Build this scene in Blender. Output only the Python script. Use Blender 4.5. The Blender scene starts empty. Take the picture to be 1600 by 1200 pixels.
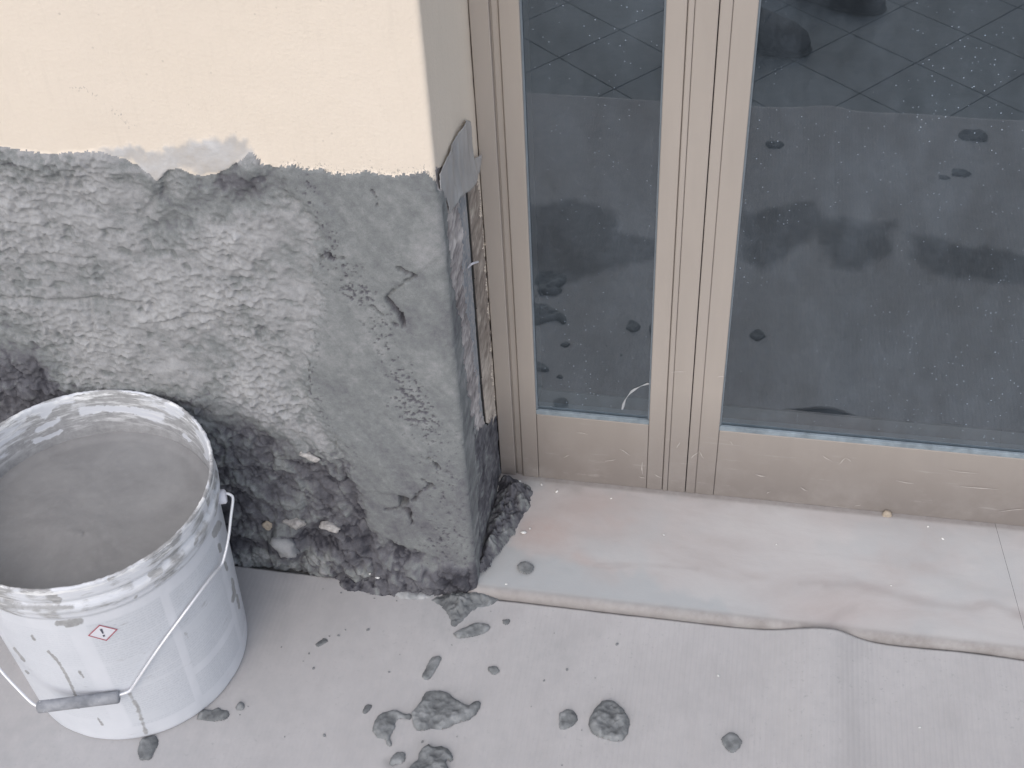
import bpy, bmesh, math, random
import numpy as np
from mathutils import Vector, Matrix, noise as mnoise
random.seed(7)
SC = bpy.context.scene
COL = SC.collection

# ------------------------------------------------------------------ camera
FPX = 2062.19                                   # focal length for a 1600 px wide picture
CAM = np.array([0.325, -1.02817, 1.36565])
_p, _r, _y = 0.75418, -0.05776, -0.21438
_f = np.array([math.sin(_y) * math.cos(_p), math.cos(_y) * math.cos(_p), -math.sin(_p)])
_a = np.cross(_f, [0, 0, 1.0]); _a /= np.linalg.norm(_a); _b = np.cross(_a, _f)
_R = math.cos(_r) * _a + math.sin(_r) * _b
_U = -math.sin(_r) * _a + math.cos(_r) * _b
cd = bpy.data.cameras.new('camera')
cd.sensor_width = 36.0; cd.lens = FPX / 1600 * 36.0
cd.clip_start = 0.02; cd.clip_end = 200
cam = bpy.data.objects.new('camera', cd); COL.objects.link(cam)
cam.matrix_world = Matrix(((_R[0], _U[0], -_f[0], CAM[0]), (_R[1], _U[1], -_f[1], CAM[1]),
                           (_R[2], _U[2], -_f[2], CAM[2]), (0, 0, 0, 1)))
SC.camera = cam

# ------------------------------------------------------------------ light
SUN_EL, SUN_AZ = math.radians(42), math.radians(188)     # azimuth clockwise from +Y: the sun is to the left and behind the camera
w = bpy.data.worlds.new('World'); SC.world = w; w.use_nodes = True
wn = w.node_tree.nodes; wl = w.node_tree.links
sky = wn.new('ShaderNodeTexSky'); sky.sky_type = 'NISHITA'; sky.sun_disc = False
sky.sun_elevation = SUN_EL; sky.sun_rotation = SUN_AZ
sky.air_density = 1.0; sky.dust_density = 2.4; sky.ozone_density = 1.0
wl.new(sky.outputs[0], wn['Background'].inputs[0])
wn['Background'].inputs[1].default_value = 0.13
sd = bpy.data.lights.new('sun', 'SUN'); sd.energy = 1.2; sd.angle = math.radians(105); sd.color = (1.0, 0.98, 0.955)
sun = bpy.data.objects.new('sun', sd); COL.objects.link(sun)
dirv = Vector((math.sin(SUN_AZ) * math.cos(SUN_EL), math.cos(SUN_AZ) * math.cos(SUN_EL), math.sin(SUN_EL)))
sun.rotation_euler = dirv.to_track_quat('Z', 'Y').to_euler()
SC.view_settings.view_transform = 'Standard'; SC.view_settings.look = 'None'
SC.view_settings.gamma = 1; SC.view_settings.use_curve_mapping = False
SC.view_settings.exposure = 0.24

# ------------------------------------------------------------------ measuring helpers (photo pixels <-> real planes)
def project(P):
    q = np.asarray(P, float).reshape(-1, 3) - CAM
    d = q @ _f
    return np.stack([800 + FPX * (q @ _R) / d, 600 - FPX * (q @ _U) / d], 1)
def ray(px):
    return (px[0] - 800) / FPX * _R - (px[1] - 600) / FPX * _U + _f
def on(px, ax, v):
    d = ray(px); return CAM + d * (v - CAM[ax]) / d[ax]
def floor_at(px, z=0.0): return on(px, 2, z)
GLASS_Y = 0.187
def mirrored(px):                                # floor point seen mirrored in the door glass
    g = on(px, 1, GLASS_Y); d = ray(px) * np.array([1, -1, 1]); return g + d * (0 - g[2]) / d[2]

# ------------------------------------------------------------------ numpy noise
def _h(ix, iy, s):
    n = (ix.astype(np.int64) * 374761393 + iy.astype(np.int64) * 668265263 + s * 974634777) & 0x7fffffff
    n = ((n ^ (n >> 13)) * 1274126177) & 0x7fffffff
    return ((n ^ (n >> 16)) & 0xffff) / 65535.0
def vn(x, y, s=0):
    ix = np.floor(x); iy = np.floor(y); fx = x - ix; fy = y - iy
    fx = fx * fx * fx * (fx * (fx * 6 - 15) + 10); fy = fy * fy * fy * (fy * (fy * 6 - 15) + 10)
    a = _h(ix, iy, s); b = _h(ix + 1, iy, s); c = _h(ix, iy + 1, s); d = _h(ix + 1, iy + 1, s)
    return (a + (b - a) * fx) * (1 - fy) + (c + (d - c) * fx) * fy
def fbm(x, y, s=0, o=4):
    t = 0; a = 1; n = 0
    for k in range(o):
        t = t + a * (vn(x, y, s + 17 * k) - .5); n += a; a *= .5; x = x * 2.03 + 3.1; y = y * 2.03 + 1.7
    return t / n * 2
def worley(x, y, s=0):
    ix = np.floor(x); iy = np.floor(y); f1 = np.full(x.shape, 9.); f2 = f1.copy()
    for i in (-1, 0, 1):
        for j in (-1, 0, 1):
            cx = ix + i; cy = iy + j
            d = np.hypot(cx + _h(cx, cy, s) - x, cy + _h(cx, cy, s + 5) - y)
            f2 = np.where(d < f1, f1, np.minimum(f2, d)); f1 = np.minimum(f1, d)
    return f1, f2
def sstep(a, b, x):
    t = np.clip((x - a) / (b - a), 0, 1); return t * t * (3 - 2 * t)
def seg_dist(U, V, pts, closed=False):
    best = np.full(U.shape, 1e9); n = len(pts)
    for i in range(n if closed else n - 1):
        x0, y0 = pts[i]; x1, y1 = pts[(i + 1) % n]; dx = x1 - x0; dy = y1 - y0; L = dx * dx + dy * dy + 1e-12
        t = np.clip(((U - x0) * dx + (V - y0) * dy) / L, 0, 1)
        best = np.minimum(best, np.hypot(U - x0 - t * dx, V - y0 - t * dy))
    return best
def poly_sd(U, V, pts):                          # signed distance, inside positive
    ins = np.zeros(U.shape, bool); n = len(pts)
    for i in range(n):
        x0, y0 = pts[i]; x1, y1 = pts[(i + 1) % n]
        if y0 == y1: continue
        c = (y0 > V) != (y1 > V)
        ins ^= c & (U < (x1 - x0) * (V - y0) / (y1 - y0) + x0)
    d = seg_dist(U, V, pts, True)
    return np.where(ins, d, -d)

# ------------------------------------------------------------------ object helpers
def link(name, me, parent=None):
    o = bpy.data.objects.new(name, me); COL.objects.link(o)
    if parent is not None: o.parent = parent
    return o
def tag(o, label, cat, group=None):
    o['label'] = label; o['category'] = cat
    if group: o['group'] = group
    return o
def thing(name, label, cat, loc=(0, 0, 0), group=None):
    o = bpy.data.objects.new(name, None); COL.objects.link(o); o.location = loc; o.empty_display_size = .05
    bpy.context.view_layer.update()
    return tag(o, label, cat, group)
def np_mesh(name, co, quads, mat, attrs=None, smooth=True):
    co = np.asarray(co, np.float32); quads = np.asarray(quads, np.int32)
    me = bpy.data.meshes.new(name); k = quads.shape[1]
    me.vertices.add(len(co)); me.vertices.foreach_set('co', co.ravel())
    me.loops.add(quads.size); me.loops.foreach_set('vertex_index', quads.ravel())
    me.polygons.add(len(quads))
    me.polygons.foreach_set('loop_start', np.arange(0, quads.size, k, dtype=np.int32))
    me.polygons.foreach_set('loop_total', np.full(len(quads), k, np.int32))
    me.update(calc_edges=True); me.validate()
    for an, av in (attrs or {}).items():
        av = np.asarray(av, np.float32)
        if av.ndim == 2:
            at = me.attributes.new(an, 'FLOAT_VECTOR', 'POINT'); at.data.foreach_set('vector', av.ravel())
        else:
            at = me.attributes.new(an, 'FLOAT', 'POINT'); at.data.foreach_set('value', av)
    if smooth: me.polygons.foreach_set('use_smooth', np.ones(len(quads), bool))
    me.materials.append(mat)
    return me
def grid_quads(n, m):
    i = np.arange(n - 1)[:, None] * m + np.arange(m - 1)[None, :]
    return np.stack([i, i + m, i + m + 1, i + 1], -1).reshape(-1, 4)
def sub_mesh(name, co, quads, mask, mat, attrs, flip=False):
    q = quads[mask]; u, inv = np.unique(q, return_inverse=True); q = inv.reshape(q.shape)
    if flip: q = q[:, ::-1]
    return np_mesh(name, co[u], q, mat, {k: v[u] for k, v in attrs.items()})
def bm_obj(name, bm, mat, parent=None, smooth=False):
    me = bpy.data.meshes.new(name); bm.normal_update(); bm.to_mesh(me); bm.free(); me.materials.append(mat)
    if smooth: me.polygons.foreach_set('use_smooth', [True] * len(me.polygons))
    return link(name, me, parent)
def box(x0, x1, y0, y1, z0, z1, bev=0.0, bm=None):
    bm = bm or bmesh.new()
    r = bmesh.ops.create_cube(bm, size=1)
    bmesh.ops.scale(bm, vec=(x1 - x0, y1 - y0, z1 - z0), verts=r['verts'])
    bmesh.ops.translate(bm, vec=((x0 + x1) / 2, (y0 + y1) / 2, (z0 + z1) / 2), verts=r['verts'])
    if bev:
        es = list({e for v in r['verts'] for e in v.link_edges})
        bmesh.ops.bevel(bm, geom=es, offset=bev, segments=2, profile=.5, affect='EDGES')
    return bm
def tube(pts, rad, seg=10):
    pts = [np.asarray(p, float) for p in pts]; n = len(pts); co = []; up = np.array([0.31, .2, .93])
    for i, p in enumerate(pts):
        t = pts[min(i + 1, n - 1)] - pts[max(i - 1, 0)]; t = t / np.linalg.norm(t)
        a = np.cross(t, up); a /= np.linalg.norm(a); b = np.cross(t, a)
        r = rad[i] if hasattr(rad, '__len__') else rad
        for k in range(seg):
            th = 2 * math.pi * k / seg; co.append(p + r * (math.cos(th) * a + math.sin(th) * b))
    q = []
    for i in range(n - 1):
        for k in range(seg):
            q.append((i * seg + k, i * seg + (k + 1) % seg, (i + 1) * seg + (k + 1) % seg, (i + 1) * seg + k))
    c0 = len(co); co.append(pts[0]); co.append(pts[-1])
    for k in range(0, seg, 2):
        q.append((c0, (k + 2) % seg, k + 1, k)); e = (n - 1) * seg
        q.append((c0 + 1, e + k, e + k + 1, e + (k + 2) % seg))
    return np.array(co), np.array(q)
def smooth_path(pts, n=8):
    pts = [np.asarray(p, float) for p in pts]; out = []
    P = [2 * pts[0] - pts[1]] + pts + [2 * pts[-1] - pts[-2]]
    for i in range(1, len(P) - 2):
        for k in range(n):
            t = k / n; a, b, c, d = P[i - 1:i + 3]
            out.append(.5 * (2 * b + (c - a) * t + (2 * a - 5 * b + 4 * c - d) * t * t + (3 * b - a - 3 * c + d) * t ** 3))
    out.append(pts[-1]); return out

# ------------------------------------------------------------------ materials
class NT:
    def __init__(s, name):
        s.m = bpy.data.materials.new(name); s.m.use_nodes = True; s.t = s.m.node_tree; s.t.nodes.clear()
        s.out = s.n('ShaderNodeOutputMaterial')
    def n(s, typ, **kw):
        o = s.t.nodes.new(typ)
        for k, v in kw.items(): setattr(o, k, v)
        return o
    def l(s, a, b): s.t.links.new(a, b)
    def set(s, sock, v):
        if hasattr(v, 'is_output'): s.l(v, sock)
        else: sock.default_value = v
    def math(s, op, a, b=0.0, clamp=False):
        o = s.n('ShaderNodeMath', operation=op); o.use_clamp = clamp; s.set(o.inputs[0], a); s.set(o.inputs[1], b); return o.outputs[0]
    def pos(s): return s.n('ShaderNodeNewGeometry').outputs['Position']
    def attr(s, name, vec=False):
        o = s.n('ShaderNodeAttribute', attribute_name=name); return o.outputs['Vector' if vec else 'Fac']
    def mapv(s, v, sc, loc=(0, 0, 0)):
        o = s.n('ShaderNodeMapping'); s.l(v, o.inputs[0]); o.inputs['Scale'].default_value = sc; o.inputs['Location'].default_value = loc; return o.outputs[0]
    def noise(s, v, scale, det=4, rough=.55, dist=0.0):
        o = s.n('ShaderNodeTexNoise'); s.l(v, o.inputs['Vector']); o.inputs['Scale'].default_value = scale
        o.inputs['Detail'].default_value = det; o.inputs['Roughness'].default_value = rough; o.inputs['Distortion'].default_value = dist
        return o.outputs['Fac']
    def vor(s, v, scale, feat='F1', rnd=1.0):
        o = s.n('ShaderNodeTexVoronoi', feature=feat); s.l(v, o.inputs['Vector']); o.inputs['Scale'].default_value = scale
        o.inputs['Randomness'].default_value = rnd; return o
    def ramp(s, f, stops, interp='LINEAR'):
        o = s.n('ShaderNodeValToRGB'); o.color_ramp.interpolation = interp; e = o.color_ramp.elements
        while len(e) < len(stops): e.new(.5)
        for k, (p, c) in zip(e, stops): k.position = p; k.color = (*c, 1) if len(c) == 3 else c
        s.set(o.inputs[0], f); return o.outputs[0]
    def mix(s, f, a, b):
        o = s.n('ShaderNodeMix', data_type='RGBA'); s.set(o.inputs[0], f)
        for i, v in ((6, a), (7, b)):
            if hasattr(v, 'is_output'): s.l(v, o.inputs[i])
            else: o.inputs[i].default_value = (*v, 1)
        return o.outputs[2]
    def maprange(s, f, a, b, c=0.0, d=1.0):
        o = s.n('ShaderNodeMapRange'); s.set(o.inputs[0], f)
        for i, v in zip((1, 2, 3, 4), (a, b, c, d)): o.inputs[i].default_value = v
        return o.outputs[0]
    def bump(s, h, st, dist, nrm=None):
        o = s.n('ShaderNodeBump'); o.inputs['Strength'].default_value = st; o.inputs['Distance'].default_value = dist
        s.l(h, o.inputs['Height'])
        if nrm is not None: s.l(nrm, o.inputs['Normal'])
        return o.outputs[0]
    def bsdf(s, col, rough=.8, spec=.3, metal=0.0, nrm=None, **kw):
        b = s.n('ShaderNodeBsdfPrincipled')
        if hasattr(col, 'is_output'): s.l(col, b.inputs['Base Color'])
        else: b.inputs['Base Color'].default_value = (*col, 1)
        s.set(b.inputs['Roughness'], rough); b.inputs['Specular IOR Level'].default_value = spec
        s.set(b.inputs['Metallic'], metal)
        if nrm is not None: s.l(nrm, b.inputs['Normal'])
        for k, v in kw.items(): s.set(b.inputs[k], v)
        return b.outputs[0]
    def done(s, sh): s.l(sh, s.out.inputs[0]); return s.m

def M_mortar(name, dark, mid, light, bumpd=.0012, rough=.92, grain=900):
    t = NT(name); p = t.pos()
    tone = t.attr('tone')
    n1 = t.noise(p, 22, 5, .6); n2 = t.noise(p, grain, 3, .6); n3 = t.noise(p, 130, 4, .65)
    f = t.math('ADD', tone, t.math('MULTIPLY', t.math('SUBTRACT', n1, .5), .24))
    f = t.math('ADD', f, t.math('MULTIPLY', t.math('SUBTRACT', n3, .5), .28))
    f = t.math('ADD', f, t.math('MULTIPLY', t.math('SUBTRACT', n2, .5), .22), True)
    c = t.ramp(f, [(0.0, dark), (.5, mid), (1.0, light)] if dark else [(0.0, (.042, .042, .052)), (.28, (.135, .135, .150)), (.42, (.204, .217, .219)), (.56, (.305, .308, .316)), (1.0, (.53, .535, .54))])
    hh = t.math('ADD', t.math('MULTIPLY', n3, .7), t.math('MULTIPLY', n2, .3))
    return t.done(t.bsdf(c, rough, .2, nrm=t.bump(hh, .55, bumpd)))
DK, MD, LT = (.075, .075, .088), (.255, .262, .268), (.50, .50, .51)
m_rough = M_mortar('mortar_rough', 0, 0, 0, .0016)
m_smooth = M_mortar('mortar_smooth', 0, 0, 0, .0009)
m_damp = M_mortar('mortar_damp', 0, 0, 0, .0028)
m_splat = M_mortar('mortar_splat', (.07, .074, .08), (.20, .21, .215), (.40, .41, .42), .0024)
m_rubble = M_mortar('rubble', (.10, .09, .09), (.34, .315, .315), (.64, .605, .59), .0015)
m_brownedge = M_mortar('brown_edge', (.10, .085, .075), (.33, .285, .25), (.66, .60, .53), .0015)

def M_paint():
    t = NT('cream_paint'); p = t.pos()
    n1 = t.noise(p, 5, 4); n2 = t.noise(p, 260, 3, .6); n3 = t.noise(p, 40, 5, .6)
    c = t.mix(t.maprange(n1, .3, .7), (.74, .655, .555), (.775, .69, .59))
    sp = t.attr('speck'); sk = t.attr('skim')
    nn = t.noise(t.mapv(p, (1, 1, .6)), 420, 3, .7)
    spm = t.math('MULTIPLY', t.maprange(t.math('ADD', nn, t.math('MULTIPLY', sp, .30)), .78, .86), t.maprange(sp, 0.02, .2), True)
    c = t.mix(t.math('MULTIPLY', spm, .75), c, (.30, .28, .26))
    rl = t.noise(t.mapv(p, (1, 1, .12)), 130, 4, .65); c = t.mix(t.maprange(rl, .52, .78, 0, .35), c, (.66, .585, .50)); c = t.mix(t.maprange(t.noise(p, 2.6, 5, .6), .5, .72, 0, .28), c, (.66, .585, .505))
    vv = t.vor(p, 62); dot = t.math('MULTIPLY', t.maprange(vv.outputs['Distance'], .05, .10, 1, 0), t.maprange(t.noise(p, 9, 2), .48, .6))
    c = t.mix(t.math('MULTIPLY', dot, .45), c, (.42, .38, .33))
    skm = t.math('MULTIPLY', sk, t.maprange(n3, .22, .62, .45, 1.0), True)
    c = t.mix(skm, c, t.ramp(n3, [(.3, (.34, .345, .355)), (.7, (.60, .59, .585))]))
    return t.done(t.bsdf(c, .75, .3, nrm=t.bump(t.math('ADD', n2, t.math('MULTIPLY', n3, .8)), .45, .0012)))
m_paint = M_paint()

def M_steel():
    t = NT('galvanised_strip'); p = t.pos()
    n = t.noise(t.mapv(p, (1, 1, .35)), 60, 5, .65); n2 = t.noise(p, 180, 4, .6)
    c = t.ramp(n, [(.3, (.20, .225, .26)), (.5, (.31, .335, .37)), (.7, (.46, .45, .45))])
    c = t.mix(t.maprange(n2, .50, .66), c, (.50, .465, .455))
    return t.done(t.bsdf(c, .6, .4, .25, t.bump(n2, .4, .001)))
m_steel = M_steel()

def M_frame():
    t = NT('bronze_aluminium'); p = t.pos()
    n = t.noise(t.mapv(p, (1, 1, .12)), 25, 4, .6); n2 = t.noise(p, 14, 5, .65); n3 = t.noise(t.mapv(p, (.12, .12, 1.6)), 90, 4, .7)
    z = t.n('ShaderNodeSeparateXYZ'); t.l(p, z.inputs[0])
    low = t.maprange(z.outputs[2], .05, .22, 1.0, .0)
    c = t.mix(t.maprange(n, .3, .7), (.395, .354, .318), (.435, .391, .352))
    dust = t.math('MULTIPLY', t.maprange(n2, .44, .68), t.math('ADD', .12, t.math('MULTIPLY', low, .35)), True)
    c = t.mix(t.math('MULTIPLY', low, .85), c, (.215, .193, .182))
    c = t.mix(dust, c, (.355, .328, .31))
    sc = t.math('MULTIPLY', t.maprange(n3, .58, .68), t.math('MULTIPLY', low, t.maprange(n2, .45, .6)), True)
    c = t.mix(t.math('MULTIPLY', sc, .45), c, (.52, .49, .47))
    return t.done(t.bsdf(c, .52, .35, .12, t.bump(t.noise(p, 300, 3), .08, .001)))
m_frame = M_frame()

def M_glass():
    t = NT('dusty_glass'); p = t.pos()
    gl = t.n('ShaderNodeBsdfGlossy'); gl.inputs['Roughness'].default_value = 0.012; gl.inputs['Color'].default_value = (.87, .95, 1, 1)
    tr = t.n('ShaderNodeBsdfTransparent'); tr.inputs[0].default_value = (.60, .68, .74, 1)
    fr = t.n('ShaderNodeFresnel'); fr.inputs['IOR'].default_value = 1.5
    m1 = t.n('ShaderNodeMixShader'); t.l(t.math('MULTIPLY', fr.outputs[0], GLASS_GAIN, True), m1.inputs[0]); t.l(tr.outputs[0], m1.inputs[1]); t.l(gl.outputs[0], m1.inputs[2])
    n1 = t.noise(p, 4, 5, .6); n2 = t.noise(t.mapv(p, (1, 1, .35)), 16, 5, .65)
    n5 = t.noise(t.mapv(p, (1, 1, .7)), 55, 5, .75)
    film = t.math('ADD', .03, t.math('MULTIPLY', t.maprange(t.math('MULTIPLY', n1, n2), .15, .42), .075))
    film = t.math('ADD', film, t.math('MULTIPLY', t.maprange(n5, .45, .75), .035))
    v = t.vor(p, 190); spk = t.math('MULTIPLY', t.maprange(v.outputs['Distance'], .06, .15, 1, 0), t.maprange(t.noise(p, 3.2, 5, .65), .36, .60))
    sepc = t.n('ShaderNodeSeparateColor'); t.l(v.outputs['Color'], sepc.inputs[0])
    spk = t.math('MULTIPLY', spk, t.maprange(sepc.outputs[0], .35, .8))
    v2 = t.vor(p, 420); spk2 = t.math('MULTIPLY', t.maprange(v2.outputs['Distance'], .08, .2, .35, 0), t.maprange(n2, .45, .65))
    f = t.math('ADD', film, t.math('ADD', t.math('MULTIPLY', spk, .85), t.math('MULTIPLY', spk2, .5)), True)
    df = t.n('ShaderNodeBsdfDiffuse'); df.inputs[0].default_value = (.46, .56, .68, 1)
    m2 = t.n('ShaderNodeMixShader'); t.l(f, m2.inputs[0]); t.l(m1.outputs[0], m2.inputs[1]); t.l(df.outputs[0], m2.inputs[2])
    return t.done(m2.outputs[0])
GLASS_GAIN = 3.7
m_glass = M_glass()
def M_plain(name, c, rough=.7, spec=.3, metal=0.0, var=.12, sc=60, bd=.0006):
    t = NT(name); p = t.pos(); n = t.noise(p, sc, 4, .6)
    a = tuple(x * (1 - var) for x in c); b = tuple(min(1, x * (1 + var)) for x in c)
    return t.done(t.bsdf(t.mix(t.maprange(n, .3, .7), a, b), rough, spec, metal, t.bump(t.noise(p, sc * 6, 3), .3, bd)))
m_gasket = M_plain('grey_gasket', (.235, .28, .315), .6, var=.25)
m_gasket_dark = M_plain('dark_gasket', (.17, .20, .23), .6)
m_spacer = M_plain('spacer_aluminium', (.50, .55, .60), .45, .4, .2)
m_black = M_plain('flat_black', (.02, .02, .02), .9)
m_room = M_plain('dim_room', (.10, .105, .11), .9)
m_smear = M_plain('dried_smear', (.40, .42, .44), .9)
m_stone = M_plain('pale_stone', (.40, .385, .375), .9, var=.4, sc=160, bd=.004)
m_pebble = M_plain('tan_pebble', (.42, .36, .29), .9, var=.2, sc=120, bd=.002)
m_chip = M_plain('white_chip', (.85, .85, .83), .7)
m_wire = M_plain('wire', (.78, .79, .82), .35, .5, .3, .05)
m_shoe = M_plain('dark_shoe', (.022, .02, .022), .6, .4)
m_outer = M_plain('outer_render', (.74, .65, .55), .8, var=.04, bd=.0003)

def M_grip():
    t = NT('grip_plastic'); p = t.pos(); n = t.noise(p, 140, 4, .65); n2 = t.noise(p, 60, 3)
    c = t.mix(t.maprange(n2, .35, .65), (.19, .20, .22), (.33, .34, .365))
    c = t.mix(t.maprange(n, .66, .72), c, (.62, .64, .68))
    return t.done(t.bsdf(c, .6, .3, nrm=t.bump(n, .3, .001)))
m_grip = M_grip()

def M_cardboard():
    t = NT('ribbed_cardboard'); p = t.pos()
    s = t.n('ShaderNodeSeparateXYZ'); t.l(p, s.inputs[0])
    wob = t.math('MULTIPLY', t.math('SUBTRACT', t.noise(t.mapv(p, (1, .25, 1)), 9, 3), .5), .006)
    ph = t.math('MULTIPLY', t.math('ADD', s.outputs[0], wob), 2 * math.pi / .0062)
    rib = t.math('SINE', ph)
    n1 = t.noise(p, 6, 5, .6); n2 = t.noise(p, 55, 5, .65); n3 = t.noise(p, 500, 3, .6); n4 = t.noise(p, 160, 4, .7)
    c = t.mix(t.maprange(n1, .3, .7), (.475, .462, .462), (.525, .512, .512))
    c = t.mix(t.maprange(n2, .35, .75, 0, .45), c, (.42, .415, .42)); c = t.mix(t.maprange(t.noise(t.mapv(p, (1, .5, 1)), 17, 6, .7), .50, .72, 0, .35), c, (.385, .375, .375))
    ribc = t.math('MULTIPLY', t.maprange(rib, -1, -.2, 1, 0), t.math('MULTIPLY', t.maprange(s.outputs[0], -.1, .45, .25, 1), t.maprange(t.noise(t.mapv(p, (1, .4, 1)), 11, 3), .35, .65, .02, .15)))
    c = t.mix(ribc, c, (.34, .335, .34))
    sp = t.math('MULTIPLY', t.maprange(n4, .60, .70), t.maprange(n1, .42, .6, .05, .5))
    c = t.mix(sp, c, (.30, .305, .31))
    c = t.mix(t.math('MULTIPLY', t.attr('dust'), t.maprange(n2, .25, .7, .4, 1)), c, (.37, .375, .38))
    c = t.mix(t.math('MULTIPLY', t.attr('damp'), t.maprange(n2, .3, .7, .7, 1)), c, (.095, .095, .10))
    hh = t.math('ADD', t.math('MULTIPLY', rib, t.maprange(s.outputs[0], -.1, .45, .15, .5)), t.math('MULTIPLY', n3, .25))
    return t.done(t.bsdf(c, .8, .25, nrm=t.bump(hh, .5, .0005)))
m_card = M_cardboard()

def M_marble():
    t = NT('threshold_marble'); p = t.pos()
    n1 = t.noise(t.mapv(p, (1, 2.2, 1)), 5, 6, .6, .6); n2 = t.noise(t.mapv(p, (1, 6, 1)), 9, 6, .65, .4); n3 = t.noise(p, 90, 5, .65); n4 = t.noise(p, 600, 3)
    c = t.ramp(n1, [(.3, (.42, .385, .375)), (.5, (.485, .465, .46)), (.72, (.53, .525, .52))])
    c = t.mix(t.maprange(n2, .55, .66, 0, .25), c, (.40, .37, .365))
    c = t.mix(t.maprange(n3, .35, .7, 0, .28), c, (.46, .455, .46))
    c = t.mix(t.math('MULTIPLY', t.attr('pink'), t.maprange(n3, .25, .7, .45, 1)), c, (.46, .345, .31))
    c = t.mix(t.math('MULTIPLY', t.attr('vein'), .8), c, (.33, .29, .285))
    c = t.mix(t.math('MULTIPLY', t.attr('film'), t.maprange(n3, .2, .6, .75, 1)), c, (.425, .44, .45))
    c = t.mix(t.math('MULTIPLY', t.attr('dirt'), t.maprange(n3, .25, .7, .62, 1)), c, (.27, .25, .24))  # dirt at the door foot, plus shade painted onto the front lip
    return t.done(t.bsdf(c, .62, .3, nrm=t.bump(t.math('ADD', n3, t.math('MULTIPLY', n4, .4)), .25, .0008)))
m_marble = M_marble()

def M_tile():
    t = NT('dark_floor_tile'); p = t.pos(); n1 = t.noise(p, 7, 5, .6); n2 = t.noise(p, 200, 4, .7)
    c = t.mix(t.maprange(n1, .3, .7), (.225, .25, .265), (.30, .325, .34)); c = t.mix(t.maprange(n2, .55, .7, 0, .4), c, (.18, .19, .2))
    return t.done(t.bsdf(c, .6, .3))
m_tile = M_tile()

def M_bucket():
    t = NT('white_bucket_plastic'); p = t.pos(); lab = t.attr('lab', True)
    n1 = t.noise(p, 18, 5, .6); n2 = t.noise(p, 110, 5, .65)
    base = t.mix(t.maprange(n1, .3, .7), (.63, .655, .70), (.70, .72, .765))
    br = t.n('ShaderNodeTexBrick'); t.l(t.mapv(lab, (1, 1, 1)), br.inputs['Vector'])
    br.inputs['Scale'].default_value = 1; br.inputs['Mortar Size'].default_value = .0011; br.inputs['Mortar Smooth'].default_value = .6
    br.inputs['Brick Width'].default_value = .021; br.inputs['Row Height'].default_value = .0042; br.offset = .37; br.squash = .6; br.squash_frequency = 3
    tx = t.math('SUBTRACT', 1.0, br.outputs['Fac'])
    word = t.maprange(t.noise(t.mapv(lab, (1, .9, 1)), 420, 3, .6), .40, .56)
    tx = t.math('MULTIPLY', tx, word)
    s = t.n('ShaderNodeSeparateXYZ'); t.l(lab, s.inputs[0])
    para = t.maprange(t.noise(t.mapv(lab, (.35, 3.2, 1)), 11, 2), .36, .46)
    tx = t.math('MULTIPLY', t.math('MULTIPLY', tx, para), t.attr('print'))
    base = t.mix(t.math('MULTIPLY', t.attr('panel'), .55), base, (.565, .595, .635))
    base = t.mix(t.math('MULTIPLY', tx, .30), base, (.40, .43, .48))
    sm = t.attr('smear')
    thr = t.math('ADD', sm, t.math('MULTIPLY', t.math('SUBTRACT', t.noise(t.mapv(lab, (.45, 1.5, 1)), 75, 5, .65), .5), 1.3))
    mk = t.math('MULTIPLY', t.maprange(thr, .36, .64), t.maprange(sm, .0, .06), True)
    c = t.mix(mk, base, t.ramp(n2, [(.3, (.29, .292, .295)), (.7, (.43, .432, .44))]))
    ed = t.attr('chalk'); mk2 = t.math('MULTIPLY', t.maprange(t.noise(t.mapv(lab, (.25, 1.6, 1)), 95, 5, .7), .50, .60), ed, True)
    c = t.mix(mk2, c, (.84, .85, .86))
    rough = t.maprange(mk, 0, 1, .42, .85)
    return t.done(t.bsdf(c, rough, .4, nrm=t.bump(t.math('ADD', t.math('MULTIPLY', mk, .6), t.math('MULTIPLY', n2, .3)), .35, .0012)))
m_bucket = M_bucket()

def M_wet():
    t = NT('wet_mortar'); p = t.pos(); n1 = t.noise(p, 14, 5, .6, .8); n2 = t.noise(p, 90, 4, .6); n3 = t.noise(p, 700, 2)
    c = t.mix(t.maprange(n1, .3, .7), (.25, .249, .251), (.305, .304, .304)); c = t.mix(t.maprange(n2, .5, .75, 0, .3), c, (.345, .345, .345))
    return t.done(t.bsdf(c, .55, .3, nrm=t.bump(t.math('ADD', n2, t.math('MULTIPLY', n3, .3)), .2, .0012)))
m_wet = M_wet()

def M_film():
    t = NT('grey_film'); p = t.pos(); n = t.noise(t.mapv(p, (1, 1, .3)), 45, 4, .6)
    c = t.ramp(n, [(.3, (.36, .36, .365)), (.7, (.54, .54, .54))])
    b = t.bsdf(c, .28, .5, nrm=t.bump(n, .4, .002))
    tr = t.n('ShaderNodeBsdfTransparent'); m = t.n('ShaderNodeMixShader'); m.inputs[0].default_value = .86
    t.l(tr.outputs[0], m.inputs[1]); t.l(b, m.inputs[2]); return t.done(m.outputs[0])
m_film = M_film()
m_red = M_plain('label_red', (.42, .13, .16), .6, var=.05)
m_ink = M_plain('label_ink', (.10, .10, .13), .6, var=.05)
m_paper = M_plain('label_paper', (.72, .72, .77), .6, var=.03)

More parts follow.
